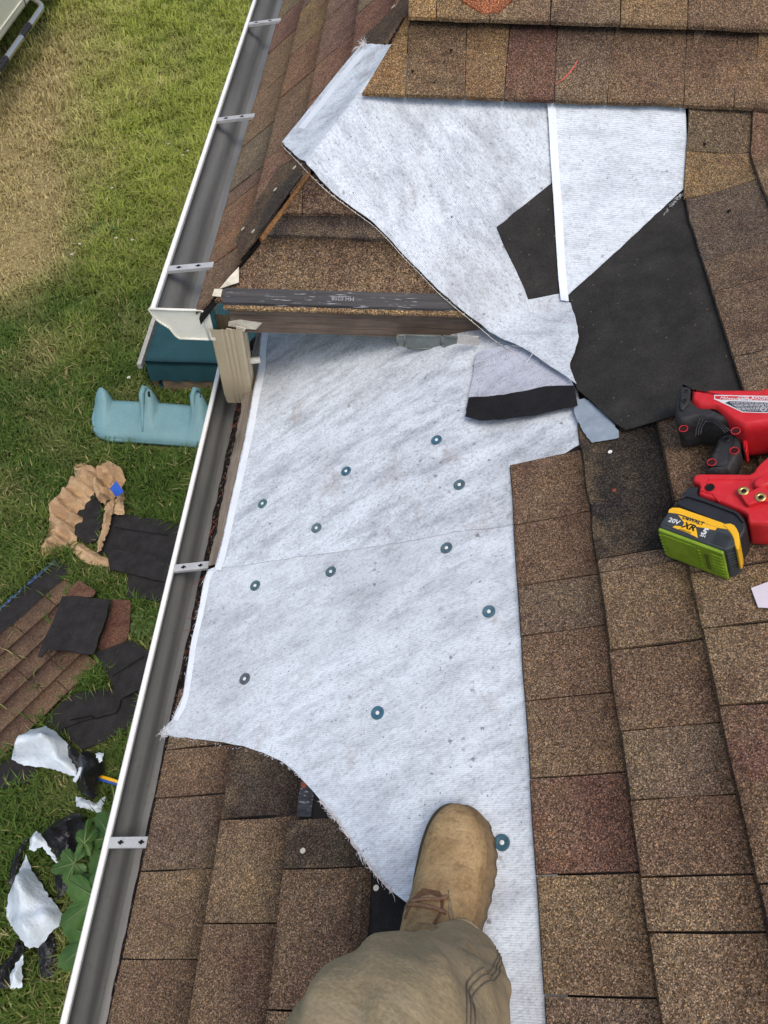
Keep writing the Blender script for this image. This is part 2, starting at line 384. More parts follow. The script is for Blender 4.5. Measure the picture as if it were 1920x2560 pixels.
def blade():
    k = NT('grass_blades', .7, .25); a = k.attr('col'); k.b.inputs['Subsurface Weight'].default_value = 0
    tr = k.n('ShaderNodeBsdfTranslucent'); k.t.links.new(a.outputs['Color'], tr.inputs[0]); mx = k.n('ShaderNodeMixShader'); mx.inputs[0].default_value = .3
    k.t.links.new(a.outputs['Color'], k.b.inputs['Base Color'])
    k.t.links.new(k.b.outputs[0], mx.inputs[1]); k.t.links.new(tr.outputs[0], mx.inputs[2]); k.t.links.new(mx.outputs[0], k.t.nodes['Material Output'].inputs[0]); return k.m
M['blade'] = blade()
def leafm():
    k = NT('broad_leaf', .5, .35); n1 = k.ramp(k.noise(9, 5), [(.3, (.03, .075, .014)), (.6, (.055, .12, .025)), (.75, (.1, .17, .045))]); s1 = k.ramp(k.noise(60, 4, .7), [(.68, 0), (.74, .7)])
    c = k.mix(s1, n1, (.3, .34, .14)); k.bump(k.noise(50, 4), .4, .006)
    return k.col(c)
M['leaf'] = leafm()
M['vein'] = simple('leaf_vein', (.14, .2, .07), .6, .3, .1)
M['kraft'] = None
def kraft():
    k = NT('kraft_paper', .85, .2); n1 = k.ramp(k.noise(7, 6, .65), [(.3, (.32, .2, .11)), (.6, (.5, .345, .2)), (.75, (.6, .45, .28))]); k.bump(k.noise(1, 5, .7, k.map((14, 30, 20), (0, 0, .6))), .7, .02); return k.col(n1)
M['kraft'] = kraft()
M['blue'] = simple('blue_print', (.02, .09, .42), .6, .3, .15, 30)
def filmm(name, c, r):
    k = NT(name, r, .5); n1 = k.ramp(k.noise(8, 4), [(.3, .85), (.7, 1.1)]); k.bump(k.noise(1, 6, .68, k.map((9, 16, 12), (0, 0, .5))), .55, .03); return k.col(k.mix(1, c, n1, 'MULTIPLY'))
M['film_white'] = filmm('plastic_white', (.6, .68, .74), .35)
M['film_black'] = filmm('plastic_black', (.012, .012, .015), .3)
M['teal'] = simple('slide_plastic', (.14, .27, .29), .55, .4, .12, 5, 60, bump=.05)
M['tarp'] = simple('teal_tarp', (.018, .062, .072), .7, .2, .12, 5, 40, bump=.2)
M['board_grey'] = simple('painted_board', (.35, .35, .32), .8, .2, .2, 12)
M['truck'] = simple('truck_paint', (.82, .79, .62), .25, .6, .02, 3, bump=0)
M['chrome'] = simple('polished_tube', (.55, .53, .5), .25, .6, .08, 12, metal=.85, bump=0)
M['tyre'] = simple('tyre', (.02, .02, .02), .85, .2, .2, 30)
M['glass'] = simple('dark_glass', (.02, .025, .03), .08, .7, .05, 5, bump=0)
M['petal'] = simple('petal', (.6, .6, .54), .8, .2, .05)
M['weed'] = simple('weed_leaf', (.07, .12, .035), .7, .25, .25, 20)

TAN, BRN, RED, GRY, DRK = (.160, .120, .080), (.136, .096, .067), (.122, .074, .058), (.132, .102, .076), (.034, .031, .029)
def pal(rng=random):
    r = rng.random()
    base = TAN if r < .25 else BRN if r < .64 else GRY if r < .90 else RED
    f = rng.uniform(.85, 1.15); return tuple(c * f * rng.uniform(.96, 1.04) for c in base)

# ------------------------------------------------------------------ ground
def sm(a, b, x):
    t = np.clip((x - a) / (b - a), 0, 1); return t * t * (3 - 2 * t)
DRY = [((55, 330), 1.1, .9), ((60, 560), .75, 1.0), ((90, 690), .5, .45), ((120, 180), 1.0, .8), ((10, 420), 1.0, .9), ((190, 90), .8, .35), ((40, 640), .6, .8), ((260, 430), .5, .3), ((390, 170), .7, .25), ((100, 900), .35, .3)]
DRYW = [(onZ(*p)[:2], r * .7, a * .72) for p, r, a in DRY]
def dry_np(x, y):
    d = np.zeros_like(x)
    for (c, r, a) in DRYW: d += a * np.exp(-((x - c[0]) ** 2 + ((y - c[1]) * .6) ** 2) / (r * r))
    d += .22 * np.sin(x * 5.1 + 1.3 * np.sin(y * 3.3)) * np.sin(y * 4.2 + x * 2.0) * .6
    return np.clip(d, 0, 1)
def ground():
    xs = np.concatenate([[-400, -60, -20], np.linspace(-10, 2, 61), [20, 60, 400]]); ys = np.concatenate([[-400, -60, -10], np.linspace(-3, 16, 80), [40, 100, 400]])
    X, Y = np.meshgrid(xs, ys); d = dry_np(X, Y) * (np.abs(X + 4) < 8) * (np.abs(Y - 6) < 12); n = len(xs)
    V = [(a, b, 0.0) for a, b in zip(X.ravel(), Y.ravel())]; Fc = [(j * n + i, j * n + i + 1, (j + 1) * n + i + 1, (j + 1) * n + i) for j in range(len(ys) - 1) for i in range(n - 1)]
    o = obj('ground', V, Fc, M['lawn'], attr={'dry': d.ravel()}); tag(o, kind='structure'); return o
ground()

# ------------------------------------------------------------------ house
house = thing('house', 'brown shingled roof being repaired, with white gutters and a hip end', 'house', (0, 3, 0))
hn = (Vector((-SA, 0, 1)) / GA)
def slab(corn, t):
    n = len(corn); V = [Vector(c) for c in corn] + [Vector(c) - Vector((0, 0, t)) for c in corn]
    return V, [tuple(range(n)), tuple(reversed(range(n, 2 * n)))] + [((i + 1) % n, i, n + i, n + (i + 1) % n) for i in range(n)]
DK = .011                                   # deck lies this far under the shingle surface
def zA(x, y): return hA(x, y) - DK * GA
def zB(x, y): return hB(x, y) - DK * GB
def zC(x, y): return hC(x, y) - DK * GB
low = obj('lower_roof', *slab([(-.468, -1.6, zA(-.468, 0)), (1.9, -1.6, zA(1.9, 0)), (1.9, 2.2, zA(1.9, 0)), (-.468, 2.2, zA(-.468, 0))], .02), M['tar'], house)
XR = 1.6; YR = YB + (XR - XC)
hip = obj('hip_roof', *join([slab([(XC + .02, YB, zB(0, YB)), (2.2, YB, zB(0, YB)), (2.2, YR, zB(0, YR)), (XR, YR, zB(0, YR))], .02),
                             slab([(XCE + .008, YB + XCE - XC + .012, zC(XCE + .008, 0)), (XR, YR, zC(XR, 0)), (XR, 7, zC(XR, 0)), (XCE + .008, 7, zC(XCE + .008, 0))], .02)]), M['tar'], house)
# walls below the two roofs
obj('wall', *join([box((.9, .2, 1.62), 2.2, 3.9, 3.24)]), M['siding'], house)
obj('wall', *join([box((.95, 4.45, 1.7), 2.5, 5.4, 3.5)]), M['siding'], house)
obj('soffit', *slab([(-.455, -1.6, 3.205), (-.19, -1.6, 3.205), (-.19, 2.2, 3.205), (-.455, 2.2, 3.205)], .012), M['gutter_cream'], house)
# fascia of the hip end (bare wood)
fz = ZB - .012
def fascia():
    V, Fc = [], []; n = 40
    for i in range(n + 1):
        x = -.445 + i * (.62 / n); b = fz - .108 + .004 * nz(x, 0, 6) - (.010 if i > 30 else 0)
        for (dy, z) in ((0.002, fz - .006), (0.0, fz - .03), (.004 * nz(x, 3, 9), fz - .07), (.002, b), (.022, b), (.022, fz - .006)): V.append((x, YB - .012 + dy, z))
    for i in range(n):
        for k in range(6): Fc.append((i * 6 + k, (i + 1) * 6 + k, (i + 1) * 6 + (k + 1) % 6, i * 6 + (k + 1) % 6))
    Fc += [tuple(range(6)), tuple(reversed(range(n * 6, n * 6 + 6)))]
    return obj('fascia_board', V, Fc, M['fascia_wood'], house)
fascia()
obj('fascia_board', *box((XCE + .03, 4.3, ZB - .115), .02, 5.4, .1), M['gutter_cream'], house)
obj('soffit', *slab([(-.44, YB + .02, ZB - .118), (.3, YB + .02, ZB - .118), (.3, 1.74, ZB - .118), (-.44, 1.74, ZB - .118)], .01), M['cream_trim'], house)

# --- shingles ------------------------------------------------------------------------------
def clip(poly, a, b, c):                    # keep a*x+b*y<=c
    out = []
    for i in range(len(poly)):
        p, q = poly[i], poly[(i + 1) % len(poly)]; fp, fq = a * p[0] + b * p[1] - c, a * q[0] + b * q[1] - c
        if fp <= 0: out.append(p)
        if fp * fq < 0:
            t = fp / (fp - fq); out.append((p[0] + (q[0] - p[0]) * t, p[1] + (q[1] - p[1]) * t))
    return out
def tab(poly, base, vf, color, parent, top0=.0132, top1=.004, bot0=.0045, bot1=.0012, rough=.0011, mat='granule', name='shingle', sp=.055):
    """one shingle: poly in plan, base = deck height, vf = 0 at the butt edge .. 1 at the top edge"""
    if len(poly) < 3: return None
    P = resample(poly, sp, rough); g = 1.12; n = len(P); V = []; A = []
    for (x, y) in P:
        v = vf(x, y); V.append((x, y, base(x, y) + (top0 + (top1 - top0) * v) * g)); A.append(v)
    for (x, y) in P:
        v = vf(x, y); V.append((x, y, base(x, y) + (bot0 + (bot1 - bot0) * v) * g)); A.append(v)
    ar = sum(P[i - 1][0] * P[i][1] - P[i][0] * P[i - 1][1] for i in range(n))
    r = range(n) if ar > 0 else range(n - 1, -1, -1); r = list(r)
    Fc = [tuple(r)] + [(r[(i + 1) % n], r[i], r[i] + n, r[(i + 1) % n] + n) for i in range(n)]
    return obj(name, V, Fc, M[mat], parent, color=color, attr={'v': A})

EX = .1355                                  # exposure of the lower roof in plan
def XK(k): return .2195 + EX * k
def courseA(k, ys, cols=None, lift=0, hi=None):
    """tabs of course k between successive y values; ys descending in the picture = ascending y"""
    x0, x1 = XK(k), XK(k) + EX + .02
    if k == -5: x0 = -.474
    for i in range(len(ys) - 1):
        c = cols[i] if cols and i < len(cols) and cols[i] else pal(); g = .0015
        dx = random.uniform(-.001, .001)
        poly = [(x0 + dx, ys[i] + g), (x1, ys[i] + g), (x1, ys[i + 1] - g), (x0 + dx, ys[i + 1] - g)]
        lam = random.choice((0, 0, .0016)) + lift
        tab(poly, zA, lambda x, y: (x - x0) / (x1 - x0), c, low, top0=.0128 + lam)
def yk(k, py): return y_at(py, XK(k) + EX * .35)
# right field, courses above the white sheet (image rows of the joints, from the bottom of the picture upwards)
courseA(0, [-1.5, -1.15, -.9, -.6, -.32, -.12] + [yk(0, p) for p in (2490, 2185, 1940, 1745, 1580, 1455, 1300)] + [yk(0, 1148)], [None] * 6 + [TAN, RED, BRN, BRN, GRY, BRN, BRN])
courseA(1, [-1.5, -1.2, -.85, -.55, -.3, -.08] + [yk(1, p) for p in (2330, 2190, 1995, 1820, 1615, 1420)] + [yk(1, 1385), 1.075], [None] * 6 + [TAN, BRN, GRY, BRN, TAN, GRY, DRK])
courseA(2, [-1.5, -1.2, -.85, -.55, -.3, .0, .2, .33] + [yk(2, p) for p in (1960, 1755, 1560, 1420, 1240)] + [1.04], [None] * 7 + [TAN, RED, TAN, TAN, BRN, BRN, RED])
ys3 = [-1.5, -1.2, -.85, -.5, -.2, .1, .35, .55, .78, .98]
courseA(3, ys3)
for k in range(4, 12):
    y = -1.5 + random.random() * .2; ys = [y]
    while y < hB(0, 0) * 0 + 1.25 + .1355 * (k - 3): y += random.uniform(.16, .3); ys.append(y)
    courseA(k, ys)
# lower left field, below the sheet
courseA(-5, [-1.5, -1.25, -.95, -.7, -.45, -.15] + [yk(-5, p) for p in (2398, 2175, 1990, 1868)] + [.62], [None] * 5 + [BRN, TAN, GRY, BRN, GRY])
courseA(-4, [-1.5, -1.2, -.9, -.6, -.3, -.06] + [yk(-4, p) for p in (2308, 2045)] + [.60], [None] * 5 + [BRN, TAN, (.058, .048, .04)])
courseA(-3, [-1.5, -1.3, -1.0, -.7, -.45, -.2] + [yk(-3, p) for p in (2527, 2170)] + [yk(-3, 2045)], [None] * 5 + [TAN, BRN, (.062, .052, .042)])
courseA(-2, [-1.5, -1.3, -1.0, -.7, -.4, -.15, yk(-2, 2430)] , [None] * 6)
courseA(-1, [-1.5, -1.3, -1.0, -.7, -.4, -.2])
# worn upper laps left bare on the deck where tabs are gone
def strip_on(pxs, off, mat, name, parent=low, col=(.06, .05, .04), th=.003, f=hA, sp=.03):
    P = plan(pxs, f); return draped(name, P, lambda x, y: f(x, y) - DK * GA + off, th, sp, M[mat], parent, False, .0008, col)
strip_on([(700, 1880), (760, 1890), (745, 2060), (690, 2060)], .0045, 'granule', 'shingle', col=DRK)
strip_on([(756, 1900), (790, 1925), (777, 2040), (741, 2040)], .008, 'strip', 'starter_strip')
strip_on([(862, 2170), (905, 2165), (900, 2330), (860, 2330)], .006, 'granule', 'shingle', col=(.08, .06, .045))
# left slope of the hip roof: joints read off the picture, the rest random
EC = .114
def joint(px, py):
    p = onF(480 + px / 2.765, py / 2.765, lambda x, y: hC(x, y)); return int(math.floor((p[0] - XCE) / EC + .25)), p[1]
J = {}
for a in [(190, 1475), (220, 1365), (305, 1060), (410, 708), (500, 400), (580, 160), (535, 1085), (625, 665), (680, 390), (745, 80), (880, 400), (1020, 300), (930, 130), (875, 430)]:
    k, y = joint(*a); J.setdefault(k, []).append(y)
for k in range(0, 15):
    x0 = XCE - .004 + EC * k; x1 = x0 + EC + .018; ys = sorted(J.get(k, []))
    ys = [a for i, a in enumerate(ys) if i == 0 or a - ys[i - 1] > .06]
    lo = 1.40 + .114 * max(0, k - 1)
    y = ys[0] if ys else lo + random.uniform(.1, .3); pre = []
    while y > lo: y -= random.uniform(.18, .3); pre.append(y)
    ys = pre[::-1] + ys; y = ys[-1]
    while y < 5.5: y += random.uniform(.17, .32); ys.append(y)
    for i in range(len(ys) - 1):
        g = .0038; poly = [(x0, ys[i] + g), (x1, ys[i] + g), (x1, ys[i + 1] - g), (x0, ys[i + 1] - g)]
        poly = clip(poly, 1, -1, XC - YB + random.choice((.002, -.004, -.012)))
        poly = clip(poly, 0, -1, -1.446)
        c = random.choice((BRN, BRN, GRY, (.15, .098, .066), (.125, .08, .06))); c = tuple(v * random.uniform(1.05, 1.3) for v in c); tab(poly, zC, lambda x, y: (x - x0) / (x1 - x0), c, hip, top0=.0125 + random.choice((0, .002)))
# dark worn upper laps along the open hip
def lapC(pxs, off, col, mat='granule', nm='shingle'):
    P = clip(plan(pxs, hC), 1, -1, XC - YB + .001); return draped(nm, P, lambda x, y: zC(x, y) + off, .003, .03, M[mat], hip, False, .001, col)
lapC([(640, 505), (700, 415), (740, 395), (755, 425), (705, 510), (655, 585), (620, 625), (600, 650), (590, 600)], .0165, (.085, .066, .05))
lapC([(655, 540), (690, 480), (748, 425), (757, 440), (700, 520), (652, 600), (640, 612), (640, 590)], .021, (.05, .045, .04))
lapC([(905, 95), (990, 20), (1030, -60), (1030, 40), (960, 125), (930, 118)], .0165, (.075, .058, .045))
# hip end: first course that stays, courses above
def rowB(v0, v1, xs, cols=None, clipL=None, lift=0, top0=.0118, par=hip, mat='granule'):
    for i in range(len(xs) - 1):
        (a0, a1), (b0, b1) = (xs[i] if isinstance(xs[i], tuple) else (xs[i], xs[i])), (xs[i + 1] if isinstance(xs[i + 1], tuple) else (xs[i + 1], xs[i + 1]))
        g = .0011; poly = [(a0 + g, v0), (b0 - g, v0), (b1 - g, v1), (a1 + g, v1)]
        if clipL: poly = clip(poly, *clipL)
        c = cols[i] if cols and i < len(cols) and cols[i] else pal()
        tab(poly, zB, lambda x, y: (y - v0) / (v1 - v0), c, par, top0=top0 + lift, top1=.0045 + lift * .6, bot0=.0045 + lift, bot1=.0015 + lift * .6, mat=mat)
HIPL = (-1, 1, YB - XC - .012)
rowB(YB - .018, YB + .118, [-.49, .45], [(.13, .095, .064)], HIPL, mat='granule_far')
rowB(YB + .100, YB + .145, [-.45, -.05, .40], [(.064, .055, .047), (.058, .05, .043)], HIPL, lift=.0008)
rowB(YB + .140, YB + .26, [-.40, -.265, .1, .5], [(.14, .1, .062), (.085, .06, .045), (.08, .06, .05)], HIPL, lift=.0006, mat='granule_far')
rowB(YB + .235, YB + .46, [-.32, .2, .9], [(.05, .045, .04)] * 2, HIPL, lift=.001)

# --- gutters ---------------------------------------------------------------------------------
def gutter(xl, xb, zl, y0, y1, depth, name):
    """K-style gutter open at the top; xl = outer lip, xb = back"""
    W = xb - xl; t = .0012
    prof = [(xb, zl + .012), (xb, zl - depth), (xl + W * .42, zl - depth), (xl + W * .34, zl - depth * .88), (xl + W * .26, zl - depth * .62), (xl + W * .1, zl - depth * .4), (xl + .002, zl - depth * .2), (xl, zl)]
    sub = [prof[0], prof[1]] + [tuple(p) for p in spline(prof[2:], 5)]
    n = len(sub); inn = [(x + (0 if i == 0 else 0), z) for i, (x, z) in enumerate(sub)]
    outer = [(x - (.0016 if i > 1 else -.0016 if i < 1 else 0), z - .0016) for i, (x, z) in enumerate(sub)]
    V = [(x, y0, z) for x, z in inn] + [(x, y1, z) for x, z in inn]; Fc = [(i, i + 1, n + i + 1, n + i) for i in range(n - 1)]
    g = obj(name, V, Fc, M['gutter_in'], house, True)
    V = [(x, y0, z) for x, z in outer] + [(x, y1, z) for x, z in outer]; Fc = [(i + 1, i, n + i, n + i + 1) for i in range(n - 1)]
    obj('outer_face', V, Fc, M['gutter_cream'], g, True)
    lw = .0095
    lip = [(xl - .0035, y0, zl - .012), (xl - .0035, y0, zl + .001), (xl - .001, y0, zl + .004), (xl + lw - .002, y0, zl + .004), (xl + lw, y0, zl + .002), (xl + lw, y0, zl - .007), (xl + lw - .003, y0, zl - .007), (xl + lw - .003, y0, zl), (xl, y0, zl), (xl, y0, zl - .012)]
    obj('rolled_lip', *extrude(lip, (0, y0, 0), (0, y1, 0)), M['gutter_white'], g)
    return g
def strap(g, y, xl, xb, zl, tilt=.01, w=.021):
    """perforated hanger bar from the lip to the roof edge"""
    V, Fc = [], []; x0, x1 = xl + .006, xb
    a = Vector((x0, y, zl + .001)); b = Vector((x1, y, zl + tilt)); d = (b - a).normalized(); s_ = Vector((0, 1, 0)); up = d.cross(s_) * -1
    if up.z < 0: up = -up
    p = join([box((a + b) / 2 + up * .001, (b - a).length, w, .0018, (d, s_, up)),
              box((a + b) / 2 - s_ * (w / 2 - .001) - up * .003, (b - a).length, .0018, .007, (d, s_, up)), box((a + b) / 2 + s_ * (w / 2 - .001) - up * .003, (b - a).length, .0018, .007, (d, s_, up))])
    st = obj('hanger_strap', *p, M['strap'], g)
    hp = []
    for f in (.27, .68):
        c = a + (b - a) * f + up * .0024; hp.append(box(c,   .013, .0036, .0006, (d, s_, up))); hp.append(box(c + up * .0003, .0052, .0085, .0006, (d, s_, up)))
    obj('slot', *join(hp), M['hole'], g)
LX, LB, LZ = -.585, -.488, CZ - 1.66
glow = gutter(LX, LB, LZ, -1.6, 1.86, .082, 'gutter')
for py in (1424, 2110): strap(glow, onZ(480, py, LZ)[1] if py < 2000 else onZ(330, py, LZ)[1], LX, -.468, LZ, .03)
strap(glow, -.75, LX, -.468, LZ, .03)
UX, UB, UZ = -.634, XCE + .012, CZ - 1.234
gup = gutter(UX, UB, UZ, 1.452, 6.5, .088, 'gutter')
for py, pxx in ((675, 460), (302, 580), (62, 655), (-60, 700)): strap(gup, onZ(pxx, py, UZ)[1], UX, UB + .004, UZ, .018)
# end cap of the upper gutter
def endcap():
    W = UB - UX; d = .088; zl = UZ
    prof = [(UB + .002, zl + .004), (UB + .002, zl - d), (UX + W * .42, zl - d), (UX + W * .34, zl - d * .88), (UX + W * .26, zl - d * .62), (UX + W * .1, zl - d * .4), (UX + .002, zl - d * .2), (UX - .004, zl + .004)]
    sub = [prof[0], prof[1]] + [tuple(p) for p in spline(prof[2:], 4)]
    parts = [extrude([(x, 1.452, z) for x, z in sub], (0, 1.452, 0), (0, 1.448, 0))]
    rim = []
    for i in range(1, len(sub)):
        a, b = Vector((sub[i - 1][0], 1.446, sub[i - 1][1])), Vector((sub[i][0], 1.446, sub[i][1])); rim.append(tube([a, b], .0028, 6))
    rim.append(tube([Vector((sub[0][0], 1.446, sub[0][1])), Vector((sub[-1][0], 1.446, sub[-1][1]))], .0024, 6))
    c = obj('end_cap', *join(parts), M['gutter_cream'], gup); obj('cap_rim', *join(rim), M['gutter_cream'], gup, True)
    obj('corner_trim', *join([box((UB + .010, 1.451, UZ - .045), .013, .006, .095)]), M['gutter_cream'], house); obj('corner_trim', *box((UB + .022, 1.455, UZ - .05), .010, .006, .10), M['tarp'], house)
endcap()
# downspout between the gutters
def downspout():
    top, bot = Vector((-.458, 1.47, UZ - .05)), Vector((-.488, 1.545, LZ + .03)); V, Fc = [], []; w, d = .082, .058; out = []
    def add(ax, ay): out.append((ax, ay))
    ribs = [-.34, -.12, .12, .34]
    ring = []
    for (u0, u1, fx) in ((-1, 1, 0), (1, 1, 1), (1, -1, 2), (-1, -1, 3)): pass
    def side(p, q, nrm):
        pts = []; p, q = Vector(p), Vector(q)
        for t in np.linspace(.04, .92, 13):
            dep = .0028 if any(abs(t - r) < .03 for r in (.3, .42, .58, .7)) else 0
            pts.append(p.lerp(q, t) + Vector(nrm) * -dep)
        return pts
    a, b = w / 2, d / 2
    ring = side((-a, -b), (a, -b), (0, -1)) + side((a, -b), (a, b), (1, 0)) + side((a, b), (-a, b), (0, 1)) + side((-a, b), (-a, -b), (-1, 0))
    n = len(ring); m = 9
    for j in range(m):
        t = j / (m - 1); c = top.lerp(bot, t); s_ = 1 if j < m - 1 else .93
        for r in ring: V.append((c.x + r.x * s_, c.y + r.y * s_, c.z))
    for j in range(m - 1):
        for i in range(n): Fc.append((j * n + i, (j + 1) * n + i, (j + 1) * n + (i + 1) % n, j * n + (i + 1) % n))
    Fc.append(tuple(range((m - 1) * n, m * n)))
    ds = obj('downspout', V, Fc, M['downspout'], house)
    obj('bracket', *tube([(-.445, 1.515, LZ + .2), (-.405, 1.52, LZ + .203)], .009, 10), M['gutter_cream'], ds, True)
downspout()
# weathered edge of the deck along the lower eave and the grit lying behind the gutter
def eave_board():
    V, Fc = [], []; n = 120
    for i in range(n + 1):
        y = .93 + i * .94 / n; j = .006 * nz(y, 2, 11) + .003 * nz(y, 4, 50); z = zA(-.46, 0) + .004 + .002 * nz(y, 1, 30)
        for x, zz in ((-.467 + j, z - .03), (-.465 + j, z + .004), (-.457, z + .010), (-.428, z + .024), (-.428, z - .03)): V.append((x, y, zz))
    for i in range(n):
        for k in range(5): Fc.append((i * 5 + k, i * 5 + (k + 1) % 5, (i + 1) * 5 + (k + 1) % 5, (i + 1) * 5 + k))
    obj('eave_board', V, Fc, M['grey_wood'], house)
eave_board()
def grit():
    V, Fc = [], []; n = 200; m = 6
    for i in range(n + 1):
        y = -1.5 + i * 3.36 / n
        for j in range(m + 1):
            x = LB - .03 + .062 * j / m; V.append((x + .003 * nz(y, j, 20), y, LZ - .04 + .06 * (j / m) + .007 * nz(x * 5, y, 26, 3)))
    for i in range(n):
        for j in range(m): Fc.append((i * (m + 1) + j, i * (m + 1) + j + 1, (i + 1) * (m + 1) + j + 1, (i + 1) * (m + 1) + j))
    o = obj('gutter_grit', V, Fc, M['debris'], house, True); o['kind'] = 'stuff'
    parts = []
    for i in range(34):
        y = random.uniform(.75, 1.55) if i < 50 else random.uniform(.3, 1.7); x = LB - .004 + random.uniform(-.016, .016); a = random.uniform(0, 6.28); l = random.uniform(.012, .026); z = LZ - .012 + random.uniform(-.006, .012)
        parts.append(tube([(x - math.cos(a) * l, y - math.sin(a) * l, z), (x + math.cos(a) * l, y + math.sin(a) * l, z + random.uniform(-.008, .012))], .0009, 4))
    o2 = obj('loose_nails', *join(parts), M['rust'], house); o2['kind'] = 'stuff'
grit()

# --- details of the hip end eave ---------------------------------------------------------------
def on_vert(px, py, Y):
    r = ray(px, py); t = Y / r[1]; return Vector((r[0] * t, Y, CZ + r[2] * t))
def drip():
    V, Fc = [], []; n = 30
    for i in range(n + 1):
        x = -.452 + i * .60 / n; e = .002 * nz(x, 1, 14)
        for (y, o) in ((YB + .002, .0182), (YB - .023 + e, .0165), (YB - .025 + e, .012), (YB + .002, .0135)): V.append((x, y, zB(x, y) + o))
    for i in range(n):
        for k in range(4): Fc.append((i * 4 + k, i * 4 + (k + 1) % 4, (i + 1) * 4 + (k + 1) % 4, (i + 1) * 4 + k))
    Fc += [(3, 2, 1, 0), tuple(range(n * 4, n * 4 + 4))]
    s_ = obj('starter_strip', V, Fc, M['strip'], hip)
    V, Fc = [], []
    for i in range(61):
        x = -.45 + i * .60 / 60; e = .0025 * nz(x, 1, 40)
        for (y, o) in ((YB - .020, .0115), (YB - .031 + e, .0115), (YB - .031 + e, .006), (YB - .020, .006)): V.append((x, y, zB(x, y) + o))
    for i in range(60):
        for k in range(4): Fc.append((i * 4 + k, i * 4 + (k + 1) % 4, (i + 1) * 4 + (k + 1) % 4, (i + 1) * 4 + k))
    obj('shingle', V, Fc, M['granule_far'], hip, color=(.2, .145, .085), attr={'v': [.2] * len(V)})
drip()
def text_mesh(txt, size, fr, mat, parent, name='lettering', thick=.0002, shear=0, bold=0, ax='LEFT'):
    cu = bpy.data.curves.new('t', 'FONT'); cu.body = txt; cu.size = size; cu.extrude = thick; cu.shear = shear; cu.offset = bold; cu.align_x = ax; cu.align_y = 'CENTER'; cu.resolution_u = 2
    o = bpy.data.objects.new('t', cu); COL.objects.link(o); dg = bpy.context.evaluated_depsgraph_get(); me = bpy.data.meshes.new_from_object(o.evaluated_get(dg))
    bpy.data.objects.remove(o); c, x, y, z = fr
    V = [c + x * v.co.x + y * v.co.y + z * v.co.z for v in me.vertices]; Fc = [tuple(p.vertices) for p in me.polygons]; bpy.data.meshes.remove(me)
    return obj(name, V, Fc, mat, parent)
nB = Vector((0, -SB, 1)) / GB; uB = Vector((0, 1, SB)) / GB
tc = Vector((-.135, YB - .011, zB(0, YB - .011) + .0178 + .0006))
text_mesh('MH 0208', .0145, (tc + Vector((.0, 0, 0)), Vector((-1, 0, 0)), -uB, nB), M['print'], hip)
# torn cream trim at the corner
def quad(name, pts, th, mat, parent=None, color=None):
    P = [Vector(p) for p in pts]; nrm = (P[1] - P[0]).cross(P[2] - P[0]).normalized()
    if nrm.z < 0: nrm = -nrm
    return obj(name, *extrude(P, P[0], P[0] + nrm * -th), mat, parent, color=color)
obP = lambda px, py, o=0: Vector(onF(px, py, lambda x, y: hB(x, y) + o))
quad('corner_flashing', [obP(548, 722, .012), obP(597, 706, .012), obP(597, 667, .016), obP(575, 690, .018)], .0015, M['cream_trim'], hip)
quad('corner_flashing', [obP(530, 740, .004), obP(552, 742, .006), obP(556, 722, .008), obP(536, 722, .006)], .0015, M['cream_trim'], hip)
yv = YB - .02
def tornv(pxs, Y, th=.003):
    P = [on_vert(a, b, Y) for a, b in pxs]; return extrude(P, (0, Y, 0), (0, Y + th, 0))
obj('torn_trim', *join([tornv([(572, 805), (600, 800), (655, 808), (640, 824), (610, 822), (570, 815)], YB - .014), tornv([(566, 822), (588, 826), (585, 842), (564, 838)], YB - .018), tornv([(590, 815), (615, 822), (610, 830), (590, 826)], YB - .020)]), M['cream_trim'], house)
# torn sliver of sheathing along the hip
def sliver():
    a, b = Vector(onF(775, 432, lambda x, y: hC(x, y) + .012)), Vector(onF(652, 598, lambda x, y: hC(x, y) + .012)); V, Fc = [], []; n = 26
    sx = Vector((.7, -.7, 0))
    for i in range(n + 1):
        t = i / n; c = a.lerp(b, t); wd = .003 + .0045 * t + .002 * nz(t, 2, 14)
        for s_, dz in ((-1, 0), (0, .006), (1, -.002), (0, -.01)): V.append(c + sx * (wd * s_) + Vector((0, 0, dz + .002 * nz(t, s_, 30))))
    for i in range(n):
        for k in range(4): Fc.append((i * 4 + k, i * 4 + (k + 1) % 4, (i + 1) * 4 + (k + 1) % 4, (i + 1) * 4 + k))
    obj('torn_sheathing', V, Fc, M['torn_wood'], hip)
    a, b = Vector(onF(1010, 35, lambda x, y: hC(x, y) + .012)), Vector(onF(962, 112, lambda x, y: hC(x, y) + .012)); V = []
    for i in range(n + 1):
        t = i / n; c = a.lerp(b, t); wd = .004 + .003 * nz(t, 9, 14)
        for s_, dz in ((-1, 0), (0, .006), (1, -.002), (0, -.01)): V.append(c + sx * (wd * s_) + Vector((0, 0, dz)))
    obj('torn_sheathing', V, Fc, M['fascia_wood'], hip)
sliver()
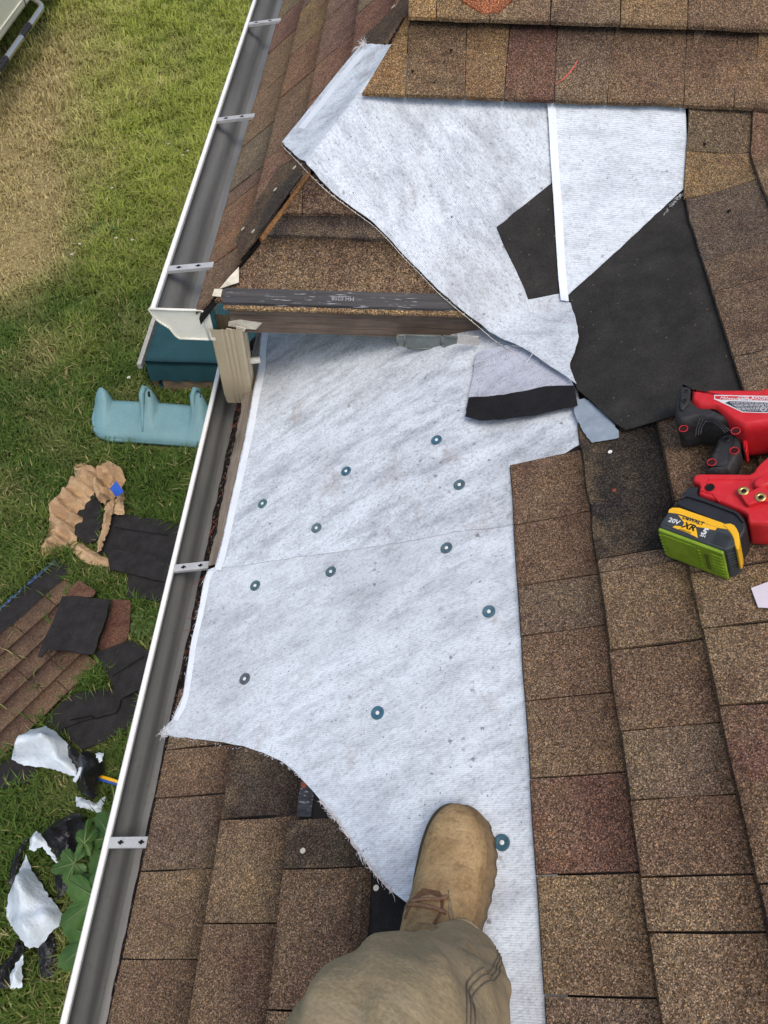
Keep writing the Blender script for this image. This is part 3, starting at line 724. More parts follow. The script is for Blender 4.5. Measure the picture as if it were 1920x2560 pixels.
# galvanised flashing plates standing in the gap under the fascia
def plates():
    def pl(pxs, Y): return [on_vert(a, b, Y) for a, b in pxs]
    for pxs, Y in (([(993, 838), (1012, 838), (1012, 866), (993, 862)], 1.425), ([(1012, 838), (1103, 840), (1103, 864), (1096, 871), (1020, 871), (1012, 862)], 1.43), ([(1108, 840), (1196, 846), (1196, 872), (1120, 871), (1108, 862)], 1.42)):
        P = pl(pxs, Y); f = obj('flashing_plate', *extrude(P, (0, Y, 0), (0, Y + .004, 0)), M['flashing'], house)
        rim = [tube([P[i] + Vector((0, -.001, 0)), P[(i + 1) % len(P)] + Vector((0, -.001, 0))], .0018, 5) for i in range(len(P))]; obj('folded_edge', *join(rim), M['flashing'], f, True)
    P = pl([(1145, 838), (1197, 841), (1197, 864), (1142, 859)], 1.383); obj('card_label', *extrude(P, (0, 1.383, 0), (0, 1.384, 0)), M['card'], house)
plates()

# ------------------------------------------------------------------ underlayment sheets
def fibres(pts, n, L, parent, spread=.8, mat='fibre', wid=.00035):
    parts = []
    for _ in range(n):
        i = random.randrange(len(pts) - 1); t = random.random(); p = Vector(pts[i]).lerp(Vector(pts[i + 1]), t); d = (Vector(pts[i + 1]) - Vector(pts[i])); d.normalize()
        out = Vector((-d.y, d.x, 0)); l = L * random.uniform(.4, 1.3); k = random.choice((-1, 1)) if spread > 1 else 1
        q = p + out * l * k * .6 + d * random.uniform(-spread, spread) * l + Vector((0, 0, random.uniform(0, .4) * l)); m = (p + q) / 2 + Vector((random.uniform(-.2, .2) * l, random.uniform(-.2, .2) * l, .25 * l))
        parts.append(tube([p, m, q], [wid, wid, wid * .5], 3))
    o = obj('frayed_fibres', *join(parts), M[mat], parent, True); o['kind'] = 'stuff'; return o
def edge3(pxs, f, off=.002): return [onF(x, y, lambda a, b: f(a, b) + off) for x, y in pxs]

# lower roof, big sheet reaching over the gutter
def hLow(x, y):
    t = min(1, max(0, (.20 - x) / .10)); t = t * t * (3 - 2 * t)
    return zA(x, y) + .0018 + .0145 * t * GA + (.12 + .88 * t) * (.0030 * nz(x, y, 4.5, 1) + .0014 * nz(x, y, 12, 1)) + .0005 * nz(x, y, 40, 2)
def hUp(x, y):
    t = min(1, max(0, (-.40 - x) / .045)); return hLow(x, y) + .0026 + .006 * t * t * min(1, max(0, (y - 1.1) / .4))
edge_low = [(522, 1427), (512, 1450), (496, 1530), (478, 1610), (458, 1740), (432, 1800), (405, 1830)]
cut_low = [(405, 1836), (450, 1846), (500, 1850), (560, 1858), (610, 1868), (660, 1885), (705, 1905), (735, 1928), (755, 1950), (780, 1976), (800, 2000), (826, 2032), (850, 2060), (875, 2098), (900, 2135), (935, 2180), (980, 2230), (1030, 2268), (1075, 2320)]
P = plan([(1300, 1300), (900, 1368), (560, 1412)] + edge_low + cut_low, hA) + [(.10, .02), (.125, -.1), (.15, -.3), (.17, -.45), (.25, -.45), (.25, 1.0)]
sheetL = draped('underlayment_sheet', P, hLow, .0013, .016, M['sheet_low'], None, True, .0006)
tag(sheetL, 'white woven underlayment sheet nailed with washers, reaching over the gutter below the boot', 'roofing sheet')
fibres(edge3(edge_low, hLow, .002)[::-1], 90, .008, sheetL, 1.4); fibres(edge3(cut_low[10:17], hLow, .002), 160, .010, sheetL, 1.5); fibres(edge3(cut_low[:2] + cut_low[5:9], hLow, .002), 90, .006, sheetL, 1.4)
fibres(edge3([(412, 1826), (404, 1836), (420, 1842)], hLow, .002), 60, .012, sheetL, 1.6)
# fray roll along the torn curve
roll = [Vector(p) + Vector((random.uniform(-.0015, .0015), random.uniform(-.0015, .0015), random.uniform(-.001, .001))) for p in spline([Vector(q) for q in edge3(cut_low[10:17], hLow, .001)], 6)]
obj('torn_edge', *tube(roll, [.0016 + .0012 * random.random() for _ in roll], 5), simple('fray_grey', (.5, .46, .44), .95, .1, .35, 160), sheetL, True)
edge_up = [(663, 800), (652, 860), (648, 920), (632, 1000), (618, 1080), (598, 1170), (575, 1270), (553, 1370), (538, 1424)]
seam = [(538, 1424), (600, 1418), (760, 1394), (900, 1376), (1060, 1350), (1200, 1322), (1300, 1302)]
P = [(-.40, 1.83)] + plan(edge_up + seam[1:], hA) + [(.252, .95), (.30, 1.0), (.375, 1.03), (.37, 1.1), (.36, 1.2), (.36, 1.45), (.30, 1.83)]
sheetU = draped('underlayment_sheet', P, hUp, .0013, .016, M['sheet_main'], None, True, .0006)
tag(sheetU, 'white woven underlayment sheet nailed with washers, its top end running under the fascia board', 'roofing sheet')
def ribbon(pxs, wpx, f, off, name, mat, parent, th=.0008):
    """narrow band along an edge, wpx pixels wide to the right of it"""
    a = spline([np.array(onF(x, y, lambda u, v: f(u, v) + off)) for x, y in pxs], 6); b = spline([np.array(onF(x + wpx, y + (wpx * .15), lambda u, v: f(u, v) + off)) for x, y in pxs], 6)
    n = len(a); V = [tuple(p) for p in a] + [tuple(p) for p in b] + [(p[0], p[1], p[2] - th) for p in a] + [(p[0], p[1], p[2] - th) for p in b]
    Fc = []
    for i in range(n - 1): Fc += [(i, n + i, n + i + 1, i + 1), (2 * n + i, i, i + 1, 2 * n + i + 1), (n + i, 3 * n + i, 3 * n + i + 1, n + i + 1)]
    return obj(name, V, Fc, M[mat], parent, False)
ribbon(edge_up, 15, hUp, .0012, 'selvedge', 'selvedge', sheetU); ribbon(edge_low[:-1], 13, hLow, .0012, 'selvedge', 'selvedge', sheetL)
# plastic cap nails
CAPM = None
def cap_nail(px, py, parent, f, col):
    global CAPM
    c = Vector(onF(px, py, f)); r = .0127; n = 22
    if CAPM is None:
        V, Fc = [], []; rings = [(1.0, .0004), (1.0, .0026), (.92, .0031), (.66, .0027), (.5, .0017), (.3, .0015)]
        ax, ay = Vector((1, 0, SA)).normalized(), Vector((0, 1, 0))
        for (k, z) in rings:
            for i in range(n): a = 2 * math.pi * i / n; V.append(ax * (r * k * math.cos(a)) + ay * (r * k * math.sin(a)) + hn * z)
        for j in range(len(rings) - 1):
            for i in range(n): Fc.append((j * n + i, j * n + (i + 1) % n, (j + 1) * n + (i + 1) % n, (j + 1) * n + i))
        Fc.append(tuple(range((len(rings) - 1) * n, len(rings) * n)))
        V2, F2 = [], []
        for (k, z) in ((.30, .0015), (.29, .0028), (.18, .0034)):
            for i in range(12): a = 2 * math.pi * i / 12; V2.append(ax * (r * k * math.cos(a)) + ay * (r * k * math.sin(a)) + hn * z)
        for j in range(2):
            for i in range(12): F2.append((j * 12 + i, j * 12 + (i + 1) % 12, (j + 1) * 12 + (i + 1) % 12, (j + 1) * 12 + i))
        F2.append(tuple(range(24, 36)))
        m1 = bpy.data.meshes.new('cap_nail'); m1.from_pydata([tuple(v) for v in V], [], Fc); m1.materials.append(M['cap'])
        m2 = bpy.data.meshes.new('nail_head'); m2.from_pydata([tuple(v) for v in V2], [], F2); m2.materials.append(M['nail'])
        
        CAPM = (m1, m2)
    og = Vector(ORG[parent.name]); o = bpy.data.objects.new('cap_nail', CAPM[0]); COL.objects.link(o); o.parent = parent; o.location = c - og + hn * .0006; o.color = (*col, 1)
    q = bpy.data.objects.new('nail_head', CAPM[1]); COL.objects.link(q); q.parent = o
    tl = random.uniform(-.12, .12); o.rotation_euler = (tl * .4, tl * .4, random.uniform(0, 6.28) * 0)
TL, SL, BL = (.06, .14, .155), (.065, .115, .14), (.04, .115, .17)
for px, py, c in [(1092, 1101, BL), (866, 1179, BL), (1149, 1213, SL), (657, 1260, TL), (792, 1321, (.085, .145, .16))]: cap_nail(px, py, sheetU, hUp, c)
for px, py, c in [(1117, 1371, SL), (828, 1430, SL), (639, 1465, SL), (1223, 1530, (.06, .13, .17)), (613, 1698, (.085, .10, .12)), (945, 1783, BL), (1256, 2107, (.04, .105, .14))]: cap_nail(px, py, sheetL if py > 1380 else sheetU, hLow, c)

# sheet lying over the hip end and hanging into the valley
def nzH(x, y, s=1): return .0035 * nz(x, y, 5, s) + .0012 * nz(x, y, 14, s) + .0006 * nz(x, y, 35, s)
def h1(x, y): return hTop(x, y) + .0085 + .004 * math.exp(-((y - YB) / .06) ** 2) + .02 * min(1, max(0, (1.44 - y) / .12)) + nzH(x, y, 3) + .011 * math.exp(-((hB(x, y) - hC(x, y)) / .06) ** 2) + (.004 if hC(x, y) < hB(x, y) else 0)
s1_low = [(1434, 984), (1395, 955), (1330, 910), (1280, 880), (1235, 850), (1195, 816), (1145, 775), (1095, 732), (1050, 685), (1010, 645), (970, 600), (935, 566), (900, 540), (870, 518), (832, 490), (800, 462), (770, 432), (740, 400), (706, 366)]
s1_left = [(706, 366), (745, 320), (795, 258), (840, 200), (872, 160), (905, 122)]
P = plan(s1_low + s1_left[1:] + [(930, 121), (998, 130), (1040, 190), (1120, 215), (1300, 225), (1420, 230), (1440, 300), (1450, 500), (1440, 700), (1424, 768), (1434, 815), (1440, 865), (1430, 905), (1418, 932), (1424, 958)], hTop)
sheet1 = draped('underlayment_sheet', P, h1, .0014, .014, M['sheet_diag'], None, True, .0005)
tag(sheet1, 'large white woven underlayment sheet over the hip end, its pointed tip hanging into the valley', 'roofing sheet')
ribbon(s1_left[1:], 15, h1, .0010, 'selvedge', 'selvedge', sheet1)
fibres(edge3(s1_low, hTop, .010)[::-1], 130, .006, sheet1, 1.3); fibres(edge3([(900, 122), (908, 112), (915, 122)], hTop, .014), 60, .02, sheet1, 1.5, wid=.0004); fibres(edge3(s1_left, hTop, .014), 45, .009, sheet1, 1.2)
# sliver of pale backing along its cut edge
obj('cut_edge', *tube([Vector(p) for p in spline(edge3(s1_low[2:], hTop, .0095), 4)], .0008, 5), simple('cut_edge_cream', (.55, .5, .42), .95, .1, .3, 120), sheet1, True)
# black membrane over it, running down the valley
def h2(x, y): return hTop(x, y) + .0135 + nzH(x, y, 3) + nzH(x, y, 5) * .2
P = plan([(1240, 580), (1258, 625), (1285, 680), (1318, 760), (1360, 752), (1396, 744), (1422, 768), (1432, 815), (1440, 862), (1430, 905), (1420, 935), (1440, 985), (1470, 1012), (1510, 1050), (1560, 1086), (1600, 1075), (1655, 1058), (1720, 1040), (1790, 1020), (1850, 1000), (1880, 900), (1780, 600), (1730, 480), (1700, 460), (1560, 480), (1380, 470)], hTop)
memb = draped('membrane', P, h2, .002, .02, M['membrane'], None, True, .0008)
tag(memb, 'black bitumen membrane laid down the valley between the white sheets and brown shingles', 'membrane')
# narrow sheet on the right of the valley with a bright selvedge
def h3(x, y): return hTop(x, y) + .0175 + nzH(x, y, 3) * .9
s2_left = [(1368, 255), (1371, 290), (1377, 400), (1384, 500), (1390, 600), (1396, 690), (1402, 750)]
P = plan(s2_left + [(1412, 757), (1440, 730), (1500, 676), (1560, 622), (1620, 566), (1690, 500), (1722, 472), (1712, 380), (1706, 255)], hTop)
sheet2 = draped('underlayment_sheet', P, h3, .0014, .014, M['sheet_right'], None, True, .0004)
tag(sheet2, 'narrow white underlayment strip with a bright selvedge, slanting down across the black membrane', 'roofing sheet')
ribbon(s2_left, 20, h3, .0022, 'selvedge', 'selvedge', sheet2, .002)
fibres(edge3([(1660, 535), (1690, 500), (1706, 486)], hTop, .020), 40, .010, sheet2, 1.3); fibres(edge3(s2_left, h3, .001), 30, .006, sheet2, 1.2)
# courses of the lower roof that turn up the hip end beyond the valley
def vtab(x0, x1, y0, y1, off, col, slope=0):
    f = lambda x, y: hTop(x, y) + off - .006 * (x - x0) / (x1 - x0) + .003 * math.exp(-((x - x0) / .02) ** 2)
    P = [(x0, y0), (x1, y0 + slope), (x1, y1 + slope), (x0, y1)]
    o = draped('shingle', P, f, .006, .022, M['granule'], low, False, .0006, col); return o
yj = [.98, 1.115] + [onF(px, py, hTop)[1] for px, py in ((1779, 752), (1755, 676))] + [onF(1715, 520, hTop)[1], onF(1706, 404, hTop)[1], 1.95]
cl = [GRY, (.125, .095, .07), (.12, .092, .068), (.10, .082, .068), (.17, .125, .075), (.125, .1, .07)]
for i in range(6): vtab(XK(3) - .002 - .004 * (i > 3), XK(4) + .015, yj[i] + .001, yj[i + 1] - .001, .0245, cl[i], 0)
for i, (a, b) in enumerate(((1.25, 1.45), (1.45, 1.66), (1.66, 1.80), (1.80, 2.0))): vtab(XK(4) + .002, XK(5) + .015, a + .001, b - .001, .028, pal())
for i, (a, b) in enumerate(((1.38, 1.6), (1.6, 1.78), (1.78, 2.05))): vtab(XK(5), XK(6) + .015, a + .001, b - .001, .031, pal())
# upper courses of the hip end
def bx(px, py): p = onF(px, py, hB, .012); return p[0]
Y1, Y2, Y3 = onF(1400, 282, hB, .012)[1], onF(1400, 101, hB, .012)[1], 2.036
def tilt(x): return (x - .3) * -.012
def rowT(y0, y1, xs, cols, lift, cut=None):
    for i in range(len(xs) - 1):
        (a0, a1), (b0, b1) = xs[i], xs[i + 1]; g = .0011
        poly = [(a0 + g, y0 + tilt(a0)), (b0 - g, y0 + tilt(b0)), (b1 - g, y1 + tilt(b1)), (a1 + g, y1 + tilt(a1))]
        if a0 == a1 and cut: poly = clip(poly, *cut)
        c = cols[i] if i < len(cols) and cols[i] else pal()
        tab(poly, hB, lambda x, y: (y - y0) / (y1 - y0), c, hip, top0=lift + .0065, top1=lift * .55 + .004, bot0=lift, bot1=lift * .55 - .002)
r1 = [(bx(905, 262), bx(1012, 112)), (bx(1013, 268), bx(1020, 110)), (bx(1160, 268), bx(1165, 108)), (bx(1256, 270), bx(1273, 106)), (bx(1380, 275), bx(1390, 106)), (bx(1511, 280), bx(1534, 112)), (bx(1700, 285), bx(1712, 114)), (bx(1823, 293), bx(1838, 125))] + [(1.0 + .21 * i, 1.0 + .21 * i) for i in range(5)]
rowT(Y1, Y2 + .022, r1, [(.21, .145, .075), (.14, .102, .066), (.175, .122, .07), RED, GRY, BRN, BRN, BRN], .030)
r2 = [(bx(1019, 92), bx(1022, -75)), (bx(1088, 92), bx(1095, -70)), (bx(1220, 92), bx(1225, -70)), (bx(1368, 99), bx(1378, -75)), (bx(1540, 105), bx(1550, -70)), (bx(1705, 114), bx(1712, -60))] + [(.85 + .2 * i, .85 + .2 * i) for i in range(6)]
rowT(Y2, Y3 + .025, r2, [(.2, .14, .075), (.165, .118, .07), TAN, GRY, (.17, .122, .075), BRN], .039)
for j in range(1, 9):
    ys_ = Y3 + .122 * (j - 1); x = ys_ - YB + XC + .03; xs = [(x, x)]
    while x < 2.1: x += random.uniform(.15, .28); xs.append((x, x))
    rowT(ys_, ys_ + .145, xs, [], .043 + .002 * j)
capP = plan([(1112, -45), (1140, -2), (1206, 44), (1246, 41), (1292, -4), (1310, -50)], lambda x, y: hB(x, y) + .043)
draped('hip_cap_shingle', capP, lambda x, y: hB(x, y) + .0515, .005, .03, M['granule'], hip, False, .0006, (.27, .105, .055))
# chalk stroke
def chalk(pxs, wd=.0016, off=.0375):
    pts = [np.array(onF(x, y, lambda a, b: hB(a, b) + off)) for x, y in pxs]; a = spline(pts, 6); V, Fc = [], []; n = len(a)
    for i, p in enumerate(a):
        k = math.sin(math.pi * (i + .6) / n); V += [(p[0] - wd * k, p[1] + wd * k * .4, p[2] + .0006), (p[0] + wd * k, p[1] - wd * k * .4, p[2] + .0006)]
    obj('chalk_mark', V, [(2 * i, 2 * i + 1, 2 * i + 3, 2 * i + 2) for i in range(n - 1)], M['chalk'], hip)
chalk([(1446, 148), (1432, 172), (1410, 196), (1386, 212)])
# flap with a black adhesive border under the tip
def hF(x, y):
    a = onFl; t = min(1, max(0, (1.42 - y) / .3)); return hA(x, y) + .009 + .004 * t + .003 * nz(x, y, 9, 4) + .022 * t * t * min(1, max(0, (.27 - x) / .2))
onFl = None
P = plan([(1205, 860), (1192, 870), (1184, 925), (1172, 988), (1215, 985), (1262, 979), (1315, 968), (1365, 956), (1440, 955), (1420, 900), (1300, 840)], lambda x, y: hA(x, y) + .03)
flap = draped('underlayment_flap', P, hF, .0014, .015, M['sheet_flap'], None, True, .0004)
tag(flap, 'small greyish underlayment flap with a black adhesive border, tucked under the hanging white tip', 'roofing sheet')
P = plan([(1173, 984), (1163, 1037), (1200, 1046), (1250, 1041), (1320, 1026), (1390, 1012), (1448, 1000), (1440, 950), (1366, 952), (1315, 964), (1262, 975), (1215, 981)], lambda x, y: hA(x, y) + .03)
draped('adhesive_border', P, lambda x, y: hF(x, y) + .001, .0014, .012, felt('adhesive', (.012, .012, .013), False), flap, True, .0006)
# silver release film poking out
P = plan([(1432, 1008), (1460, 1000), (1510, 1040), (1545, 1082), (1545, 1100), (1478, 1112), (1455, 1085), (1434, 1040)], hA)
filmo = draped('release_film', P, lambda x, y: zA(x, y) + .0185 + .004 * nz(x, y, 22, 2) + .003 * abs(nz(x, y, 45, 5)), .0006, .006, M['film'], None, True, .0005)
tag(filmo, 'shiny silver film scrap poking out below the black membrane', 'film scrap')
# printed outlines on the sheets
def lines(pxl, f, off, wd, parent):
    parts = []
    for (a, b) in pxl:
        p, q = Vector(onF(*a, f)), Vector(onF(*b, f)); d = (q - p).normalized(); s_ = Vector((-d.y, d.x, 0)).normalized(); up = Vector((0, 0, off))
        parts.append(([p + s_ * wd + up, p - s_ * wd + up, q - s_ * wd + up, q + s_ * wd + up], [(0, 1, 2, 3)]))
    for q_ in parts: obj('printed_mark', *q_, M['print_grey'], parent)
lines([((1236, 1110), (1240, 1060)), ((1240, 1060), (1308, 1048)), ((1308, 1048), (1306, 1100)), ((1283, 1060), (1294, 1078)), ((1294, 1078), (1284, 1098)), ((1244, 1180), (1248, 1160)), ((1248, 1160), (1270, 1156)), ((1270, 1156), (1272, 1172)), ((1258, 1158), (1258, 1176))], hUp, .0008, .0008, sheetU)
lines([((1280, 865), (1340, 870)), ((1340, 870), (1312, 915)), ((1318, 868), (1332, 885)), ((1350, 890), (1428, 800)), ((1340, 880), (1420, 790)), ((1362, 862), (1425, 795)), ((1368, 868), (1428, 808))], h1, .0008, .0007, sheet1)
lines([((1198, 905), (1240, 895)), ((1200, 918), (1242, 908)), ((1222, 900), (1224, 912)), ((1234, 897), (1236, 909))], lambda x, y: hF(x, y), .0008, .0009, flap)
# nail heads left in the shingles
def heads(lst, f, parent, mat='nail_cream', r=.0048):
    for px, py in lst:
        c = Vector(onF(px, py, f)); V = []
        for z in (0, .0012):
            for i in range(10): a = i * .628; V.append((c.x + r * math.cos(a), c.y + r * math.sin(a), f(c.x + r * math.cos(a), c.y) + z))
        obj('nail_head', V, [tuple(range(10, 20))] + [(i, (i + 1) % 10, 10 + (i + 1) % 10, 10 + i) for i in range(10)], M[mat], parent)
heads([(983, 17), (736, 419), (688, 474), (607, 572), (633, 578)], lambda x, y: hC(x, y) + .0125, hip)
heads([(757, 2127)], lambda x, y: hA(x, y) + .001, low); heads([(940, 2220)], lambda x, y: zA(x, y) + .001, low); heads([(761, 1961)], lambda x, y: zA(x, y) + .009, low, 'rust', .0065)
heads([(1525, 1130)], lambda x, y: hA(x, y) + .001, low, 'nail', .004); heads([(1535, 1226), (681, 452), (661, 622), (579, 621)], lambda x, y: (hA(x, y) if x > .2 else hC(x, y)) + .001, low, 'rust', .004)
heads([(1125, 32), (1128, 126), (1032, 178), (1086, 206), (1027, 224)], lambda x, y: hB(x, y) + .037, hip, 'hole', .0035); heads([(1762, 360), (1822, 528)], lambda x, y: hTop(x, y) + .0245, low, 'hole', .004)
# wood chip scratches and the paper scrap
P = plan([(1876, 1472), (1950, 1445), (1990, 1480), (1960, 1525), (1893, 1521)], hA)
tag(draped('paper_scrap', P, lambda x, y: hA(x, y) + .004 + .003 * nz(x, y, 12), .0008, .02, M['paper_white'], None, False), 'pale lilac paper scrap with a cut corner beside the battery', 'paper scrap')

# ------------------------------------------------------------------ nail gun lying on its side on the right field
uA = Vector((1, 0, SA)).normalized(); fA = Vector((0, 1, 0))
def aP(px, py, o): return Vector(onF(px, py, lambda x, y: hA(x, y) + o * GA))
def z5(x, y): return (1600 + x / 4.253, 940 + y / 4.253)
def inset2(P, d):
    n = len(P); out = []; ar = sum(P[i - 1][0] * P[i][1] - P[i][0] * P[i - 1][1] for i in range(n)); sg = 1 if ar > 0 else -1
    for i in range(n):
        a, b, c = np.array(P[i - 1]), np.array(P[i]), np.array(P[(i + 1) % n]); e1 = (b - a) / max(np.linalg.norm(b - a), 1e-9); e2 = (c - b) / max(np.linalg.norm(c - b), 1e-9)
        n1, n2 = np.array([-e1[1], e1[0]]) * sg, np.array([-e2[1], e2[0]]) * sg; m = n1 + n2; k = max(.35, np.dot(m, m) / 2); out.append(tuple(b + m / k * d * .5 * 1.0 if k else b))
    return out
def puffy(name, pxs, hs, hb, ht, bev, mat, parent, zoom=True, k=3, rnd=1):
    """rounded slab on the roof: outline read at height hs above the roof, from hb to ht, edges rounded by bev"""
    P3 = [aP(*(z5(x, y) if zoom else (x, y)), hs) for x, y in pxs]
    P = [(p.dot(uA), p.dot(fA)) for p in P3]
    if rnd:                                  # corner cutting
        for _ in range(rnd):
            Q = []
            for i in range(len(P)):
                a, b = np.array(P[i]), np.array(P[(i + 1) % len(P)]); L = np.linalg.norm(b - a); t = min(.25, .004 / max(L, 1e-6)); Q += [tuple(a + (b - a) * t), tuple(b - (b - a) * t)]
            P = Q
    n0 = aP(960, 1280, 0).dot(hn); rings = []
    for j in range(k + 1): a = math.pi / 2 * (1 - j / k); rings.append((bev * (1 - math.cos(a)), hb + bev * (1 - math.sin(a))))
    for j in range(k + 1): a = math.pi / 2 * j / k; rings.append((bev * (1 - math.cos(a)), ht - bev * (1 - math.sin(a))))
    V, Fc = [], []; n = len(P); ar = sum(P[i - 1][0] * P[i][1] - P[i][0] * P[i - 1][1] for i in range(n))
    if ar < 0: P = P[::-1]
    for ins, z in rings:
        for (u, v) in (inset2(P, ins) if ins > 1e-6 else P): V.append(uA * u + fA * v + hn * (n0 + z))
    for j in range(len(rings) - 1):
        for i in range(n): Fc.append((j * n + i, j * n + (i + 1) % n, (j + 1) * n + (i + 1) % n, (j + 1) * n + i))
    Fc += [tuple(reversed(range(n))), tuple(range((len(rings) - 1) * n, len(rings) * n))]
    o = obj(name, V, Fc, mat, parent, True)
    md = o.modifiers.new('n', 'WEIGHTED_NORMAL'); md.keep_sharp = False
    return o
gun = thing('nail_gun', 'red and black cordless nail gun lying on its side on brown shingles', 'nail gun', tuple(aP(1850, 1150, 0)))
rubber = puffy('motor_housing', [(452, 215), (540, 205), (620, 390), (800, 395), (900, 455), (990, 560), (1100, 600), (1080, 640), (820, 640), (640, 600), (500, 645), (430, 640), (395, 560), (388, 430)], .055, .012, .098, .022, M['rubber'], gun)
red = puffy('barrel', [(552, 172), (725, 196), (745, 184), (1290, 186), (1380, 150), (1750, 170), (1780, 470), (1360, 560), (1140, 590), (1085, 585), (960, 515), (800, 380), (630, 380), (546, 318)], .092, .012, .108, .02, M['red'], gun)
puffy('end_plate', [(440, 150), (478, 128), (535, 140), (548, 170), (530, 305), (455, 385), (418, 365)], .098, .04, .104, .006, M['rubber'], gun)
puffy('end_plate', [(418, 500), (500, 490), (512, 530), (505, 640), (450, 655), (412, 640)], .045, .01, .062, .008, M['rubber'], gun)
grip = puffy('handle', [(820, 680), (900, 620), (1080, 600), (1092, 700), (1092, 790), (1075, 880), (1030, 960), (975, 1050), (680, 1050), (700, 970), (725, 900), (775, 790)], .055, .018, .066, .022, M['rubber'], gun)
trig = puffy('trigger_guard', [(1085, 600), (1150, 605), (1138, 650), (1145, 740), (1150, 800), (1125, 832), (1100, 800), (1090, 720)], .058, .025, .066, .006, M['red'], gun)
puffy('trigger', [(1150, 660), (1230, 630), (1245, 660), (1215, 690), (1205, 735), (1150, 730)], .05, .03, .055, .006, M['blackp'], gun)
base = puffy('magazine_base', [(556, 1130), (565, 1070), (620, 1042), (960, 1045), (1190, 1048), (1240, 965), (1380, 840), (1640, 760), (1760, 1000), (1700, 1520), (1330, 1585), (1148, 1575), (1130, 1465), (850, 1350), (612, 1268), (640, 1165)], .074, .012, .078, .010, M['red'], gun)
puffy('raised_rib', [(735, 1085), (965, 1085), (1185, 1090), (1185, 1102), (735, 1100), (725, 1150), (712, 1140)], .0795, .075, .0798, .0012, M['red'], gun, rnd=0)
puffy('raised_rib', [(640, 1205), (780, 1245), (850, 1330), (835, 1335), (770, 1255), (640, 1218)], .0795, .075, .0798, .0012, M['red'], gun, rnd=0)
boss = puffy('fastener_plate', [(1050, 1240), (1075, 1200), (1130, 1200), (1140, 1240), (1190, 1215), (1330, 1150), (1380, 1260), (1380, 1340), (1280, 1330), (1140, 1385), (1075, 1290)], .086, .07, .088, .005, M['red'], gun)
puffy('cover', [(1200, 1120), (1260, 1065), (1330, 1060), (1400, 1100), (1380, 1160), (1270, 1190), (1205, 1175)], .088, .07, .09, .008, M['red'], gun)
puffy('magazine_leg', [(1150, 1560), (1210, 1340), (1300, 1330), (1420, 1350), (1420, 1610), (1330, 1620), (1150, 1610)], .06, .005, .072, .006, M['red'], gun)
can = puffy('nail_canister', [(1640, 600), (1900, 560), (2060, 700), (2090, 900), (1990, 1080), (1760, 1130), (1600, 1020), (1560, 780)], .06, .006, .085, .015, M['blackp'], gun, rnd=2)
puffy('nose', [(1760, 200), (2150, 260), (2230, 330), (2220, 420), (2140, 470), (1770, 520)], .06, .02, .08, .012, M['blackp'], gun)
adapter = puffy('battery_adapter', [(372, 1370), (430, 1285), (478, 1215), (520, 1178), (640, 1176), (615, 1268), (850, 1355), (1055, 1440), (1130, 1540), (1140, 1640), (1060, 1770), (990, 1720), (860, 1585), (480, 1430)], .072, .004, .076, .010, M['blackp'], gun)
puffy('adapter_ridge', [(430, 1290), (470, 1245), (700, 1320), (1040, 1450), (1110, 1540), (1085, 1560), (1020, 1470), (690, 1345), (480, 1280), (440, 1315)], .079, .07, .081, .003, M['blackp'], gun)
batt = puffy('battery', [(318, 1415), (350, 1400), (700, 1505), (985, 1610), (1055, 1700), (1040, 1800), (900, 1862), (205, 1610), (215, 1560)], .0940, .002, .0950, .006, M['charcoal'], gun)
# yellow rim, latch and label of the battery
n0A = aP(960, 1280, 0).dot(hn)
def plate(name, pxs, h, th, mat, parent, zoom=True):
    P = [aP(*(z5(x, y) if zoom else (x, y)), h) for x, y in pxs]; return obj(name, *extrude(P, (0, 0, 0), hn * -th), mat, parent)
plate('yellow_rim', [(312, 1418), (345, 1400), (420, 1402), (860, 1555), (985, 1605), (985, 1640), (820, 1612), (430, 1470), (300, 1450)], .0956, .006, M['yellow'], batt)
puffy('latch', [(860, 1575), (985, 1560), (1045, 1640), (1065, 1760), (1050, 1850), (1010, 1830), (990, 1720), (940, 1640)], .0960, .03, .0970, .004, M['yellow'], batt)
puffy('latch_arm', [(1020, 1800), (1060, 1790), (1052, 1870), (1025, 1900)], .05, .01, .052, .004, M['yellow'], batt)
plate('label_plate', [(300, 1468), (420, 1478), (815, 1608), (790, 1660), (620, 1705), (600, 1720), (330, 1610), (240, 1570)], .0958, .0008, M['charcoal'], batt)
plate('label_plate', [(405, 1478), (820, 1612), (800, 1640), (590, 1600), (605, 1660), (615, 1722), (510, 1668), (345, 1608), (370, 1590), (450, 1600), (470, 1560)], .0961, .0008, M['yellow'], batt)
bu = (aP(*z5(820, 1612), .0960) - aP(*z5(405, 1478), .0960)).normalized(); bv = hn.cross(bu).normalized()
def btxt(t, px, py, size, mat, sh=.15, bold=.0): text_mesh(t, size, (aP(*z5(px, py), .0964), bu, bv, hn), mat, batt, shear=sh, bold=bold, ax='CENTER')
btxt('DeWALT', 565, 1538, .0088, M['blackp'], 0, .0003); btxt('XR', 520, 1602, .0155, M['hole'], .2, .0005); btxt('20V', 362, 1545, .0115, M['sticker'], 0, .0003); btxt('5', 685, 1655, .0165, M['sticker'], .1, .0006); btxt('AH', 668, 1700, .006, M['sticker'], 0, .0002); btxt('LITHIUM ION', 480, 1648, .0034, M['hole'], 0)
for i in range(8):
    a = (835 + i * 18, 1650 + i * 7); plate('grip_rib', [(a[0], a[1]), (a[0] + 7, a[1] + 3), (a[0] - 70 + i * 2, a[1] + 120), (a[0] - 77 + i * 2, a[1] + 117)], .0966, .0015, M['charcoal'], batt)
